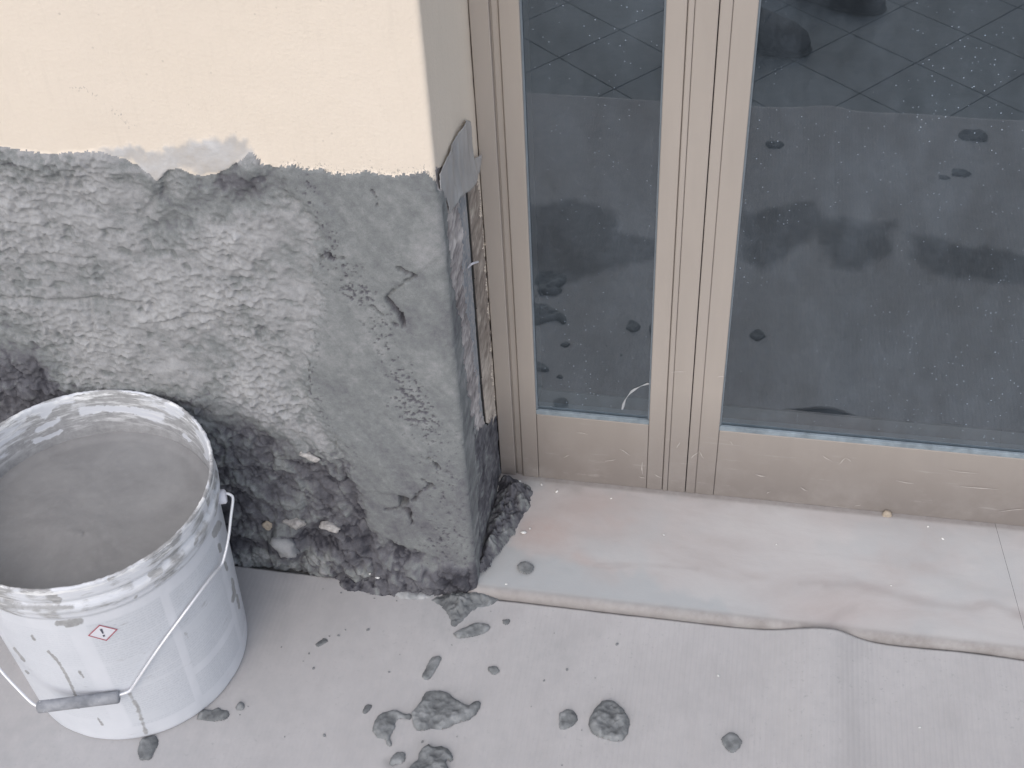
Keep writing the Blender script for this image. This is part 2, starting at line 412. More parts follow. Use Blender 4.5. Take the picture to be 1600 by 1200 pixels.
# ================================================================== FLOOR
XC = 0.038                                        # x of the wall corner / door reveal
DY = 0.181                                        # front plane of the door
fl = bm_obj('floor', box(-14, 14, -22, 0.20, -.06, -.012), M_plain('floor_screed', (.30, .30, .30), .8)); fl['kind'] = 'structure'
T = .168; ang = math.radians(41); ca, sa = math.cos(ang), math.sin(ang)
tbm = box(-T / 2 + .0012, T / 2 - .0012, -T / 2 + .0012, T / 2 - .0012, -.012, -.006, .0008)
tme = bpy.data.meshes.new('tile'); tbm.to_mesh(tme); tbm.free(); tme.materials.append(m_tile)
for i in range(-12, 13):
    for j in range(-12, 13):
        x = .525 + ca * (i + .5) * T - sa * (j + .5) * T; y = -1.16 + sa * (i + .5) * T + ca * (j + .5) * T
        if -.9 < x < 1.7 and -2.0 < y < -.75:
            o = link('tile', tme, fl); o.location = (x, y, 0); o.rotation_euler = (0, 0, ang)

# ================================================================== CARDBOARD SHEET on the floor
def cardboard():
    xs = np.concatenate([np.linspace(-1.5, -.55, 40), np.linspace(-.54, .80, 420), np.linspace(.82, 1.6, 40)])
    ys = np.concatenate([np.linspace(-.846, -.36, 90), np.linspace(-.357, -.0, 150)])
    X, Y = np.meshgrid(xs, ys, indexing='ij')
    edge = -.010 + .004 * (X < .03) + .0016 * fbm(X * 14, X * 0, 3, 3)
    far = -.846 + .004 * fbm(X * 3, X * 0, 9, 3)
    t = (Y + .846) / .846
    Yw = np.where(Y > -.36, Y + (edge) * sstep(-.30, 0, Y), Y + (far + .846) * (1 - sstep(-.846, -.7, Y)))
    # buckle of the sheet in front of the door, dying out away from the threshold
    k = .5 + .5 * sstep(-.45, -.02, Y)
    hump = .0190 * np.exp(-((X - .484) / np.where(X < .484, .058, .036)) ** 2) + .004 * np.exp(-((X - .66) / .05) ** 2) - .0005 * np.exp(-((X - .40) / .05) ** 2)
    hump2 = .006 * np.exp(-((X - .30) / .05) ** 2) * 0
    Z = hump * k + .0018 * (fbm(X * 5, Y * 4, 21, 3) + .5) + .0035 * sstep(-.6, -1.2, X)
    Z = np.maximum(Z, 0.0)
    U = project(np.stack([X.ravel(), Yw.ravel(), Z.ravel()], 1)); u = U[:, 0].reshape(X.shape); v = U[:, 1].reshape(X.shape)
    damp = np.zeros(X.shape); dust = np.zeros(X.shape)
    for poly, s in ((((1160, 330), (1270, 320), (1290, 345), (1360, 350), (1400, 345), (1390, 400), (1340, 425), (1300, 425), (1275, 372), (1240, 400), (1190, 425), (1150, 400)), .75),
                    (((1420, 365), (1460, 370), (1520, 385), (1640, 410), (1640, 445), (1540, 440), (1450, 430), (1425, 400)), .8),
                    (((815, 325), (900, 312), (960, 330), (970, 360), (1040, 380), (1040, 405), (950, 425), (900, 440), (815, 440)), .75),
                    ):
        P = [tuple(mirrored(q)[:2]) for q in poly]
        sdv = poly_sd(X, Yw, P) + .016 * fbm(X * 28, Yw * 28, 5, 4)
        damp = np.maximum(damp, s * sstep(-.012, .014, sdv))
    for cx, cy, r, s in ((855, 1020, 60, .28), (640, 905, 45, .55), (700, 950, 60, .6), (560, 960, 80, .18), (380, 1110, 70, .3), (250, 1170, 90, .35), (660, 1100, 90, .22),
                         (690, 1112, 62, .5), (605, 1140, 34, .45), (952, 1128, 44, .5), (887, 1123, 26, .4), (1142, 1160, 24, .4), (670, 1185, 58, .5), (722, 950, 58, .6), (676, 1046, 24, .35), (735, 985, 34, .4), (330, 1112, 40, .45), (232, 1168, 34, .45), (930, 1090, 80, .16), (420, 960, 60, .2), (60, 1150, 130, .32), (730, 1180, 110, .2)):
        dust = np.maximum(dust, s * np.exp(-(((u - cx) ** 2 + (v - cy) ** 2 * 1.5) / r ** 2)))
    dust = np.clip(dust + .25 * sstep(.0, -.5, X) * sstep(-.1, .5, fbm(X * 9, Yw * 9, 31, 4)), 0, 1)
    n = X.size; q = grid_quads(*X.shape)
    co = np.stack([X.ravel(), Yw.ravel(), Z.ravel() + .0], 1)
    cob = co.copy(); cob[:, 2] -= .004
    N, Mm = X.shape
    rim = []
    idx = lambda i, j: i * Mm + j
    for i in range(N - 1):
        rim.append((idx(i, Mm - 1), idx(i + 1, Mm - 1), n + idx(i + 1, Mm - 1), n + idx(i, Mm - 1)))
        rim.append((idx(i + 1, 0), idx(i, 0), n + idx(i, 0), n + idx(i + 1, 0)))
    for j in range(Mm - 1):
        rim.append((idx(0, j), idx(0, j + 1), n + idx(0, j + 1), n + idx(0, j)))
        rim.append((idx(N - 1, j + 1), idx(N - 1, j), n + idx(N - 1, j), n + idx(N - 1, j + 1)))
    allq = np.concatenate([q, q[:, ::-1] + n, np.array(rim)])
    me = np_mesh('cardboard_sheet', np.concatenate([co, cob]), allq, m_card, {'damp': np.tile(damp.ravel(), 2), 'dust': np.tile(dust.ravel(), 2)})
    o = link('cardboard_sheet', me)
    tag(o, 'light grey ribbed cardboard sheet spread over the floor, buckled in front of the door', 'cardboard')
    from_grid = (xs, ys, Z)
    def height(x, y):
        i = int(np.clip(np.searchsorted(xs, x), 1, len(xs) - 1)); j = int(np.clip(np.searchsorted(ys, y), 1, len(ys) - 1))
        return float(Z[i, j])
    return height
card_h = cardboard()

# ================================================================== HOUSE WALL with its corner and door reveal (one relief, split by what it is made of)
wall = thing('house_wall', 'cream painted house wall with its lower half stripped and freshly patched in grey mortar', 'wall', (-.3, 0, 0))
inv = lambda o: o.matrix_world.inverted()
def child(name, me, parent):
    o = link(name, me, parent); o.matrix_parent_inverse = inv(parent); return o
CUT = [(-400, 215), (-60, 226), (0, 230), (40, 235), (85, 242), (110, 238), (165, 237), (176, 244), (200, 250), (230, 268), (246, 283), (262, 268), (278, 261), (300, 272), (320, 275), (350, 268), (375, 252), (390, 238),
       (400, 243), (410, 256), (430, 262), (460, 257), (475, 268), (500, 262), (515, 270), (545, 274), (580, 270), (620, 275), (665, 270), (680, 284), (692, 300), (760, 300)]
SMOOTH = [(436, 250), (690, 255), (800, 300), (800, 900), (742, 880), (722, 888), (700, 872), (672, 882), (645, 858), (622, 850), (590, 842), (566, 800), (548, 745), (532, 690), (504, 655), (482, 610), (492, 520), (507, 470), (494, 405), (502, 350), (470, 312), (446, 290)]
HACK = [(-400, 520), (0, 545), (58, 548), (88, 566), (98, 606), (150, 612), (335, 616), (340, 645), (420, 668), (470, 690), (510, 700), (600, 715), (660, 800), (760, 860), (800, 1100), (-400, 1100)]
SKIM = [(150, 240), (178, 233), (215, 228), (240, 236), (262, 240), (256, 230), (290, 221), (330, 219), (368, 213), (385, 222), (394, 236), (376, 252), (350, 268), (320, 275), (300, 272), (278, 262), (246, 284), (226, 266), (196, 249), (176, 244)]
SPEC = {}
def build_wall():
    rc = .005
    s1 = np.concatenate([np.arange(-2.2, -.70, .006), np.arange(-.70, 0, .0015)]); arc = np.linspace(0, 1, 6)[0:]
    # path: along the wall face, round the corner, into the reveal
    P = [(XC - rc + s, 0.0, 0.0, -1.0) for s in s1]
    for a in arc:
        th = a * math.pi / 2; P.append((XC - rc + rc * math.sin(th), rc - rc * math.cos(th), math.sin(th), -math.cos(th)))
    y = rc + .0013
    while y < DY + .004:
        P.append((XC, y, 1.0, 0.0)); y += .0013
    P = np.array(P); zs = np.concatenate([np.arange(-.004, .66, .0015), np.arange(.66, .96, .004)])
    n, m = len(P), len(zs)
    bx = np.repeat(P[:, 0], m); by = np.repeat(P[:, 1], m); nx = np.repeat(P[:, 2], m); ny = np.repeat(P[:, 3], m); z = np.tile(zs, n)
    uv = project(np.stack([bx, by, z], 1)); u, v = uv[:, 0], uv[:, 1]
    s = np.repeat(np.concatenate([s1, arc * .008, np.arange(n - len(s1) - 6) * .0013 + .008]), m)
    rev = by > .004                                # the reveal side
    # noise fields in metres
    a1 = fbm(s * 9, z * 9, 1, 5); a2 = fbm(s * 45, z * 45, 2, 5); a3 = fbm(s * 170, z * 170, 3, 4)
    warpx = s + .006 * fbm(s * 40, z * 40, 7, 3); warpz = z + .006 * fbm(s * 40, z * 40, 8, 3)
    f1, f2 = worley(warpx * 105, warpz * 120, 11); g1, g2 = worley(warpx * 62 + 9, warpz * 75, 12)
    k1, k2 = worley(warpx * 38, warpz * 30 + 4, 13)
    wob = 3.0 * a2 + 2.5 * fbm(s * 300, z * 300, 19, 3)
    cutv = np.interp(u, [c[0] for c in CUT], [c[1] for c in CUT])
    mort = v - cutv + wob * 1.1 + np.where(u > 430, 7 * a2 * np.abs(a2) + 4 * a3, 0)  # >0 in mortar
    smo = poly_sd(u, v, SMOOTH) + 12 * a2 + 4 * a3
    hck = poly_sd(u, v, HACK) + 20 * a2 + 10 * a1
    skim = poly_sd(u, v, SKIM) + 10 * a2 + 6 * a3
    H = np.zeros(u.shape); tone = np.full(u.shape, .5); reg = np.zeros(u.shape, int)
    # ---- painted plaster
    Hp = .0004 * a1 + .00025 * a2
    sk = sstep(-5, 4, skim) * (mort < 3)
    Hp = Hp + .0016 * sk * (.5 + a2)
    # ---- rough scratch coat: overlapping shallow scoops
    wx = s + .0025 * fbm(s * 90, z * 90, 71, 3); wz = z + .0025 * fbm(s * 90, z * 90, 72, 3)
    p1, _q = worley(wx * 88, wz * 92, 73); p2, _q = worley(wx * 150 + 4, wz * 150, 74); p3, _q = worley(wx * 250 + 2, wz * 240, 75)
    amp = np.clip(.8 + 1.5 * fbm(s * 13, z * 13, 76, 3), .1, 1.7)
    scoop = amp * (.0030 * np.clip(p1, 0, .85) ** 1.8 + .0034 * np.clip(p2, 0, .85) ** 1.6 + .0017 * p3) + .0022 * np.abs(fbm(s * 70 + z * 20, z * 70, 77, 4)) + .0012 * fbm(s * 120, z * 120, 79, 3)
    Hr = -.0030 - .0022 * sstep(.5, .8, fbm(s * 75, z * 75, 97, 3) + .25) + scoop * 1.0 + .0036 * a1 + .0030 * fbm(s * 24, z * 24, 78, 3) + .0008 * a2 + .0003 * a3
    # courses of the masonry telegraphing through
    for pts, dep, wd in (([(-60, 466), (60, 470), (110, 472), (150, 469), (235, 479)], .0032, 3.5), ([(138, 470), (143, 495), (146, 515)], .0030, 3), ([(235, 479), (252, 508), (300, 492), (340, 496)], .0028, 4),
                         ([(200, 420), (226, 456), (240, 480)], .002, 5), ([(262, 262), (250, 300), (222, 345)], .0028, 8), ([(392, 245), (396, 285), (380, 320)], .003, 8)):
        d = seg_dist(u, v, pts) + 2.5 * a2 + 1.5 * a3
        Hr = Hr - dep * np.exp(-(d / wd) ** 2)
    for cx, cy, r, dep in ((322, 508, 5, .010), (14, 391, 8, .004), (275, 345, 24, .005), (385, 310, 22, .005), (270, 300, 14, .003), (125, 315, 12, .003)):
        dd = np.hypot(u - cx, (v - cy) * 1.1) + 5 * a2
        Hr = Hr - dep * np.exp(-(dd / r) ** 2)
    # proud ridge along the top, left of the skim, and the peak beside it
    Hr = Hr + .004 * np.exp(-((mort - 14) / 14) ** 2) * (u < 250) + .012 * np.exp(-(np.hypot((u - 392) / 18, (v - 262) / 26)) ** 2)
    sc_ = np.clip((scoop - .0022) / .0022, -1.2, 1.2); pit_ = sstep(.5, .8, fbm(s * 75, z * 75, 97, 3) + .25)
    tr = .565 + .075 * sc_ - .10 * pit_ + .12 * a1 + .10 * a2 - .05 * sstep(200, 0, u) - .25 * np.exp(-((np.hypot((u - 385) / 45, (v - 300) / 38)) ** 2)) - .18 * np.exp(-((np.hypot((u - 285) / 40, (v - 350) / 40)) ** 2)) - .12 * np.exp(-((mort - 20) / 30) ** 2)
    # ---- smooth trowelled patch
    Hs = .0035 + .0009 * a1 + .00045 * a2
    streak = fbm((s * .86 + z * .5) * 95, (z * .86 - s * .5) * 9, 41, 3)
    Hs = Hs + .0007 * streak + .0010 * fbm((s * .9 + z * .43) * 26, (z * .9 - s * .43) * 3.5, 43, 3)
    pitz = (np.exp(-((seg_dist(u, v, [(470, 275), (505, 350), (530, 400), (560, 450)])) / 26) ** 2) + np.exp(-((seg_dist(u, v, [(590, 520), (632, 585), (660, 650)])) / 24) ** 2)
            + .8 * np.exp(-((seg_dist(u, v, [(545, 450), (600, 495)])) / 22) ** 2) + .8 * np.exp(-((seg_dist(u, v, [(640, 630), (700, 730), (690, 820)])) / 40) ** 2)
            + .8 * np.exp(-((seg_dist(u, v, [(500, 400), (490, 500), (484, 600), (500, 660), (545, 720)])) / 20) ** 2) + .7 * sstep(800, 880, v))
    pn = fbm(s * 210, z * 210, 51, 3)
    pn2 = fbm(s * 420, z * 420, 53, 2); pits = sstep(.30, .55, .55 * pn + .6 * pn2 + .30 * pitz - .24) * np.clip(pitz + .10, 0, 1)
    Hs = Hs - .0016 * pits - .0006 * np.clip(pitz, 0, 1) * (a3 + .3 * a2)
    edge_in = np.clip(smo, 0, 60)
    Hs = Hs + .0012 * np.exp(-((edge_in - 6) / 8) ** 2) * (u < 560) * (a2 + .3)
    cracks = (([(622, 415), (633, 421), (651, 429)], 2.4, .006), ([(651, 429), (633, 437), (616, 451), (604, 463), (614, 478), (628, 492), (632, 508)], 3.0, .005), ([(622, 506), (600, 490), (582, 474)], 1.8, .003),
              ([(490, 388), (500, 396), (505, 402)], 4, .006), ([(515, 395), (520, 402), (537, 400)], 3, .004), ([(484, 485), (494, 497)], 3, .004), ([(476, 505), (470, 525)], 2.5, .003), ([(484, 560), (485, 610)], 2.4, .005),
              ([(580, 290), (592, 310), (588, 325)], 2.2, .002), ([(602, 797), (622, 792), (640, 799), (645, 815)], 3.2, .007), ([(647, 779), (658, 766), (673, 757)], 4.2, .008), ([(670, 713), (682, 722), (688, 730)], 3.2, .007), ([(690, 733), (702, 735)], 2, .005),
              ([(497, 345), (502, 352)], 3, .004), ([(525, 690), (528, 735), (540, 760)], 3, .006), ([(660, 745), (672, 755)], 2.2, .004), ([(684, 893), (695, 885)], 2.5, .005))
    crk = np.zeros(u.shape)
    for pts, wd, dep in cracks:
        d = seg_dist(u, v, pts) + 2.6 * a3 + 2.4 * a2
        e = np.exp(-(np.maximum(d, 0) / (.7 * wd * (1 + .9 * fbm(s * 60, z * 60, 95, 3)))) ** 4) * np.clip(.75 + 1.3 * fbm(s * 85, z * 85, 94, 3), .05, 1.2); Hs = Hs - 1.5 * dep * e; crk = np.maximum(crk, e)
    for poly, dep in (([(651, 429), (616, 451), (604, 463), (614, 478), (632, 508), (633, 437)], .0022), ([(624, 773), (640, 776), (638, 787), (626, 790)], .020), ([(612, 795), (640, 790), (646, 800), (620, 806)], .003)):
        e = sstep(-1.5, 1.5, poly_sd(u, v, poly) + 1.5 * a3); Hs = Hs - dep * e
    # trowel overlap facets
    for poly, st in (([(660, 300), (690, 300), (690, 400), (650, 425), (640, 400)], .0009), ([(470, 290), (520, 330), (560, 420), (540, 430), (500, 400)], .0010), ([(545, 765), (640, 770), (620, 850), (560, 830)], -.0012)):
        Hs = Hs + st * sstep(-3, 3, poly_sd(u, v, poly) + 4 * a2)
    ts = .415 + .05 * a1 + .05 * streak + .03 * a2 - .25 * pits
    ts = ts + .07 * sstep(-12, 12, poly_sd(u, v, [(655, 330), (664, 318), (690, 320), (700, 420), (642, 420), (650, 370)]) + 6 * a2) - .06 * sstep(640, 760, v)
    # ---- hacked off, damp foot of the wall
    ch1, ch2 = worley(warpx * 26, warpz * 26, 61)
    chunks = (ch2 - ch1)
    rdg = np.abs(fbm(wx * 30 + wz * 14, wz * 22 - wx * 9, 81, 5)); rdg2 = np.abs(fbm(wx * 75, wz * 60, 82, 4))
    Hk = -.0075 + .010 * a1 + .0065 * a2 + .0018 * a3 + .014 * np.minimum(rdg, .35) + .006 * np.minimum(rdg2, .4) - .0025 * sstep(.18, 0, chunks)
    Hk = Hk + .008 * sstep(840, 885, v) + .012 * sstep(868, 902, v) * (u > 590)
    for cx, cy, r, dep in ((447, 852, 30, .014), (545, 850, 32, .010), (505, 880, 30, .009)):
        Hk = Hk + dep * np.clip(1 - (np.hypot(u - cx, v - cy) / r) ** 2, 0, 1) ** .6
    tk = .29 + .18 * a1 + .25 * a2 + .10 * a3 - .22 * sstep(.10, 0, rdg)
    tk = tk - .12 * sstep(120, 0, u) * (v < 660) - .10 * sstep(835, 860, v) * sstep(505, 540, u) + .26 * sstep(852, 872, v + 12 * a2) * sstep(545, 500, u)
    # ---- assemble the wall face
    bs = sstep(-16, 10, smo + 5 * a3); bk = sstep(-14, 40, hck); bm_ = sstep(-2.5, 2.5, mort)
    Hm = Hr * (1 - bs) + Hs * bs
    kk = bk * (1 - sstep(-10, 8, smo))
    Hm = Hm * (1 - kk) + Hk * kk
    Hf = Hp * (1 - bm_) + Hm * bm_
    bt = sstep(-22, 12, smo + 9 * a3 + 6 * a2); tone_f = tr * (1 - bt) + ts * bt
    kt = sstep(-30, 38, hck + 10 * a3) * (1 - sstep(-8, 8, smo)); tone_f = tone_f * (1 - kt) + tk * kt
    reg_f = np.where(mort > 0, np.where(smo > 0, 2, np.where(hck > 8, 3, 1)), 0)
    # ---- reveal: mortar nose, rubble, steel strip, gap, ragged plaster edge
    B1 = np.interp(v, [280, 330, 420, 470, 500, 560, 600, 640, 660, 690, 760, 900], [688, 694, 701, 709, 717, 721, 727, 733, 739, 743, 747, 752])
    B2 = np.interp(v, [280, 330, 440, 540, 640, 700], [714, 721, 727, 740, 753, 766])
    B3 = np.interp(v, [240, 297, 398, 500, 600, 700, 760], [726, 731, 739, 746, 753.5, 763, 768])
    B4 = np.interp(v, [230, 270, 300, 400, 500, 560, 640, 720], [742, 746, 749, 757, 765, 769, 775, 778])
    a2 = np.where(rev, fbm(by * 38, z * 80, 91, 4), a2); a3 = np.where(rev, fbm(by * 120, z * 260, 92, 3), a3)
    rg = 4.0 * a2 + 1.6 * a3
    top = 262 + 6 * a2
    Hrv = .0006 * a1 + .0003 * a2; rr = np.zeros(u.shape, int); trv = np.full(u.shape, .5)
    exposed = v > top
    isn = (u < B1 + rg * 1.2) & (v > 296 - (u - 688) * .5 + 5 * a3)
    isr = exposed & ~isn & (u < B2 + rg)
    ism = exposed & ~isn & ~isr & (u < B3)
    isg = exposed & (u >= B3 - .6) & (u < B3 + 2.6)  # shallow strip painted black for the shade inside the deep slot
    isb = exposed & (u >= B3 + 2.6) & (u < B4 + rg * 1.1)
    isd = (v > 668 + 12 * a2 - (u - 745) * .5) & (u > B1 - 4)
    for msk, hh, r_, tt in ((isn, .0025 + .0008 * a2 + .0004 * a3, 2, .40 + .1 * a1 + .15 * a2), (isr, -.0012 + .0016 * a2 + .0012 * a3 + .001 * a1, 4, .52 + .45 * a2 + .3 * a3 + .3 * a1),
                            (ism, -.0022 + .0004 * a2, 5, 0 * u), (isg, -.0024 + 0 * u, 6, 0 * u), (isb, -.0012 + .0008 * a2 + .0004 * a3, 7, .46 + .35 * a2 + .22 * a3 + .35 * sstep(500, 620, v)),
                            (isd, .0005 + .003 * fbm(by * 60, z * 60, 98, 4) + .002 * a1 + .0006 * a3, 3, .26 + .26 * fbm(by * 55, z * 55, 99, 4) + .16 * a3)):
        Hrv = np.where(msk, hh, Hrv); rr = np.where(msk, r_, rr); trv = np.where(msk, tt, trv)
    wgt = sstep(.0, .004, by)
    hm = Hf * (1 - wgt) + Hrv * wgt
    corner = sstep(.012, 0, np.abs(s - .004))
    hm = hm * (1 - .4 * corner * (np.abs(hm) > .003))
    SPEC['H'] = (u, v, Hf, rev)
    reg = np.where(rev, rr, reg_f); tone = np.where(rev, trv, tone_f - .16 * np.clip(crk, 0, 1) * (smo > 0))
    co = np.stack([bx + nx * hm, by + ny * hm, z], 1)
    speck = np.exp(-np.clip(-mort, 0, 400) / 22.) * (u > 200) * np.where(u > 430, 1, .5)
    speck = np.maximum(speck, .78 * np.exp(-((seg_dist(u, v, [(105, 136), (135, 140), (162, 158), (195, 190), (240, 222)])) / 9) ** 2) * (.4 + .6 * (a2 > -.1)))
    speck = np.maximum(speck, .30 * sstep(120, 230, v) * (~rev)) * (~rev)
    attrs = {'tone': tone, 'speck': speck, 'skim': sk * (~rev)}
    q = grid_quads(n, m)
    fr = reg[q]; freg = np.sort(fr, 1)[:, 2]
    for r_, nm, mt in ((0, 'painted_plaster', m_paint), (1, 'rough_mortar', m_rough), (2, 'smooth_mortar', m_smooth), (3, 'damp_rubble', m_damp), (4, 'exposed_plaster', m_rubble), (5, 'steel_strip', m_steel), (6, 'gap_shade', m_black), (7, 'plaster_edge', m_brownedge)):
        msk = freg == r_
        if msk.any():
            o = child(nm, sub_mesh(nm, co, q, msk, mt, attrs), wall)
            lab = {1: 'pitted light grey scratch coat of mortar', 2: 'fresh smooth trowelled mortar at the corner', 3: 'dark damp hacked-off masonry at the wall foot', 5: 'bluish galvanised metal strip in the stripped reveal', 7: 'ragged broken plaster edge along the door frame'}.get(r_)
            if lab: o['label'] = lab
build_wall()
# body of the wall behind and around the relief
child('wall_core', bm_obj('wall_core', box(-3.2, .010, .032, .34, -.02, 3.2), m_outer).data, wall)
bpy.data.objects.remove([o for o in COL.objects if o.name == 'wall_core' and o.parent is None][0]) if any(o.name == 'wall_core' and o.parent is None for o in COL.objects) else None
def solid(name, bm, mat, parent, smooth=False):
    me = bpy.data.meshes.new(name); bm.normal_update(); bm.to_mesh(me); bm.free(); me.materials.append(mat)
    if smooth: me.polygons.foreach_set('use_smooth', [True] * len(me.polygons))
    return child(name, me, parent)
solid('upper_plaster', box(-3.2, XC, .0, .031, .958, 3.2), m_paint, wall)
solid('side_plaster', box(-3.2, -2.165, .0, .031, -.02, .957), m_paint, wall)
solid('reveal_plaster', box(.0105, XC, .0315, .30, .958, 2.2), m_outer, wall)
solid('lintel', box(XC + .001, 2.9, .002, .34, 2.2, 3.2), m_outer, wall)
solid('far_pier', box(1.42, 2.9, .002, .34, -.02, 2.199), m_outer, wall)

def lump_mesh(name, r, mat, sq=(1, 1, 1), seed=0, amp=.25, sub=2, tone=.5):
    bm = bmesh.new(); bmesh.ops.create_icosphere(bm, subdivisions=sub, radius=1)
    for vv in bm.verts:
        n = mnoise.noise(vv.co * 1.3 + Vector((seed * 3.1, 0, seed))) * amp + mnoise.noise(vv.co * 3.2 + Vector((seed, seed, 0))) * amp * .4
        vv.co = Vector((vv.co.x * sq[0], vv.co.y * sq[1], vv.co.z * sq[2])) * r * (1 + n)
    me = bpy.data.meshes.new(name); bm.to_mesh(me); bm.free(); me.materials.append(mat)
    at = me.attributes.new('tone', 'FLOAT', 'POINT'); at.data.foreach_set('value', np.full(len(me.vertices), tone, np.float32))
    me.polygons.foreach_set('use_smooth', [True] * len(me.polygons)); return me
for k, (px, r, sq, mt, dep) in enumerate((((418, 820), .0065, (1, .9, .9), m_pebble, -.004), ((462, 818), .0095, (1.5, .8, .75), m_stone, -.001), ((516, 822), .0085, (1.55, .8, .7), m_stone, -.001), ((484, 713), .0065, (1.8, .7, .7), m_stone, .007), ((446, 853), .019, (1, .75, .8), m_damp, -.001))):
    U_, V_, H_, R_ = SPEC['H']; i_ = np.argmin((U_ - px[0]) ** 2 + (V_ - px[1]) ** 2 + 1e6 * R_); p = on(px, 1, -H_[i_] - .002); o = child('stone', lump_mesh('stone', r, mt, sq, k + 3, .5, 3, tone=.62), wall); o.matrix_world = Matrix.Translation(Vector(p)) @ Matrix.Rotation(.2 * k - .3, 4, 'Y')

# ================================================================== MARBLE THRESHOLD
def thr_z(y): return .0140 + .0160 * max(0.0, min(1.0, y / DY))
thr = thing('marble_threshold', 'pale pinkish marble door threshold smeared with grey mortar at its left end', 'threshold', (.4, .09, 0))
def build_slab(x0, x1, nx, nm, r=.0105):
    prof = [(-.0085, -.004)]
    prof += [(-.0085, .0140 - r)] + [(-.0085 + r - r * math.cos(a), .0140 - r + r * math.sin(a)) for a in np.linspace(.15, math.pi / 2, 7)]
    prof += [(yy, thr_z(yy)) for yy in np.arange(.0026, .262, .0022)]
    prof = np.array(prof); xs = np.linspace(x0, x1, nx)
    X = np.repeat(xs, len(prof)); Y = np.tile(prof[:, 0], nx); xe = .7155 - .1545 * (Y - .0396); tt = (X - x0) / (x1 - x0)
    X = x0 + tt * (xe - .0002 - x0) if x0 < .5 else xe + .0002 + tt * (x1 - xe)
    Z = np.tile(prof[:, 1], nx)
    a2 = fbm(X * 40, Y * 40, 3, 4); a1 = fbm(X * 9, Y * 14, 5, 4)
    Z = Z + .0006 * a1 * (Y > 0) + .0003 * a2 * (Y > 0); Y = Y + .0005 * a1 * (Y < 0)
    uv = project(np.stack([X, Y, Z], 1)); u, v = uv.T
    film = sstep(-14, 8, poly_sd(u, v, [(690, 925), (735, 880), (760, 820), (800, 760), (840, 740), (835, 765), (815, 800), (800, 850), (830, 872), (900, 878), (1010, 905), (1120, 940), (1180, 985), (1000, 960), (780, 940)]) + 14 * a2 + 6 * a1)
    film = np.maximum(film, .45 * np.exp(-((seg_dist(u, v, [(830, 905), (1000, 935), (1180, 965)])) / 30) ** 2))
    film = np.maximum(film, .5 * sstep(.0, .6, a1 + .25 * a2 + .1))
    pink = np.exp(-(np.hypot((u - 850) / 60, (v - 830) / 30)) ** 2) * .65
    pink = np.maximum(pink, .4 * np.exp(-(np.hypot((u - 930) / 110, (v - 800) / 35)) ** 2))
    pink = np.maximum(pink, .45 * np.exp(-(seg_dist(u, v, [(905, 868), (930, 895), (960, 905)]) / 14) ** 2)); pink = np.maximum(pink, .3 * np.exp(-(np.hypot((u - 1310) / 90, (v - 955) / 28)) ** 2))
    vein = np.zeros(u.shape)
    for pts, wd, st in (([(930, 885), (1000, 882), (1090, 890)], 3, .35), ([(1290, 915), (1340, 912), (1400, 930), (1460, 945), (1520, 950), (1550, 940), (1600, 965)], 7, .55), ([(1250, 912), (1330, 908), (1380, 925)], 4, .4), ([(1290, 985), (1310, 960), (1335, 950)], 8, .35),
                        ([(1430, 880), (1500, 912), (1560, 930), (1610, 935)], 9, .25), ([(840, 915), (1000, 925), (1200, 960)], 3, .2), ([(900, 930), (1100, 950)], 2.5, .2)):
        vein = np.maximum(vein, st * np.exp(-((seg_dist(u, v, pts) + 5 * a2) / wd) ** 2))
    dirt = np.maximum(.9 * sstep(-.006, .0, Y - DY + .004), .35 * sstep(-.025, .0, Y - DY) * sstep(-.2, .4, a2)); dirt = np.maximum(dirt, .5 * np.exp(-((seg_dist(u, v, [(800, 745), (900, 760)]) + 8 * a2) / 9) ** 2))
    dirt = np.maximum(dirt, sstep(.0065, -.0045, Y) * (.88 + .12 * sstep(.15, .6, X) + .2 * a2))  # front lip shaded by colour: painted darker over the rounded nose
    q = grid_quads(nx, len(prof))
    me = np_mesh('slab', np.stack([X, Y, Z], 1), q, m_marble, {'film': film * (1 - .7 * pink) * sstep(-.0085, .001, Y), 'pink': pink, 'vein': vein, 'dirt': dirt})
    return child('slab', me, thr)
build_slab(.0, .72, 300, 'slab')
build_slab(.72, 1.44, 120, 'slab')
solid('bedding', box(.0, 1.43, .004, .255, -.004, .0115), m_smooth, thr)

# ================================================================== DOOR
ZT = .0298; HT = 2.18
def stick(name, spans, z0, z1, parent, bev=.0012):
    """an upright extruded profile: list of (x0, x1, front y) faces with a shadow line between them"""
    bm = bmesh.new()
    for x0, x1, yf in spans: box(x0, x1, yf, DY + .052, z0, z1, bev, bm)
    return solid(name, bm, m_frame, parent)
frame = thing('door_frame', 'beige metal door frame jamb fixed against the stripped wall reveal', 'door frame', (.05, DY, ZT))
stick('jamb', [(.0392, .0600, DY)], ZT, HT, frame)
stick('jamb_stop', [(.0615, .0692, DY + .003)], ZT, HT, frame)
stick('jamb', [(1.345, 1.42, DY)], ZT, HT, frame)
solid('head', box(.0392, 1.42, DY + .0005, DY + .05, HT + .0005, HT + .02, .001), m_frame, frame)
solid('backing', box(.0396, .0705, DY + .0055, DY + .0495, ZT + .001, HT - .001), m_frame, frame)

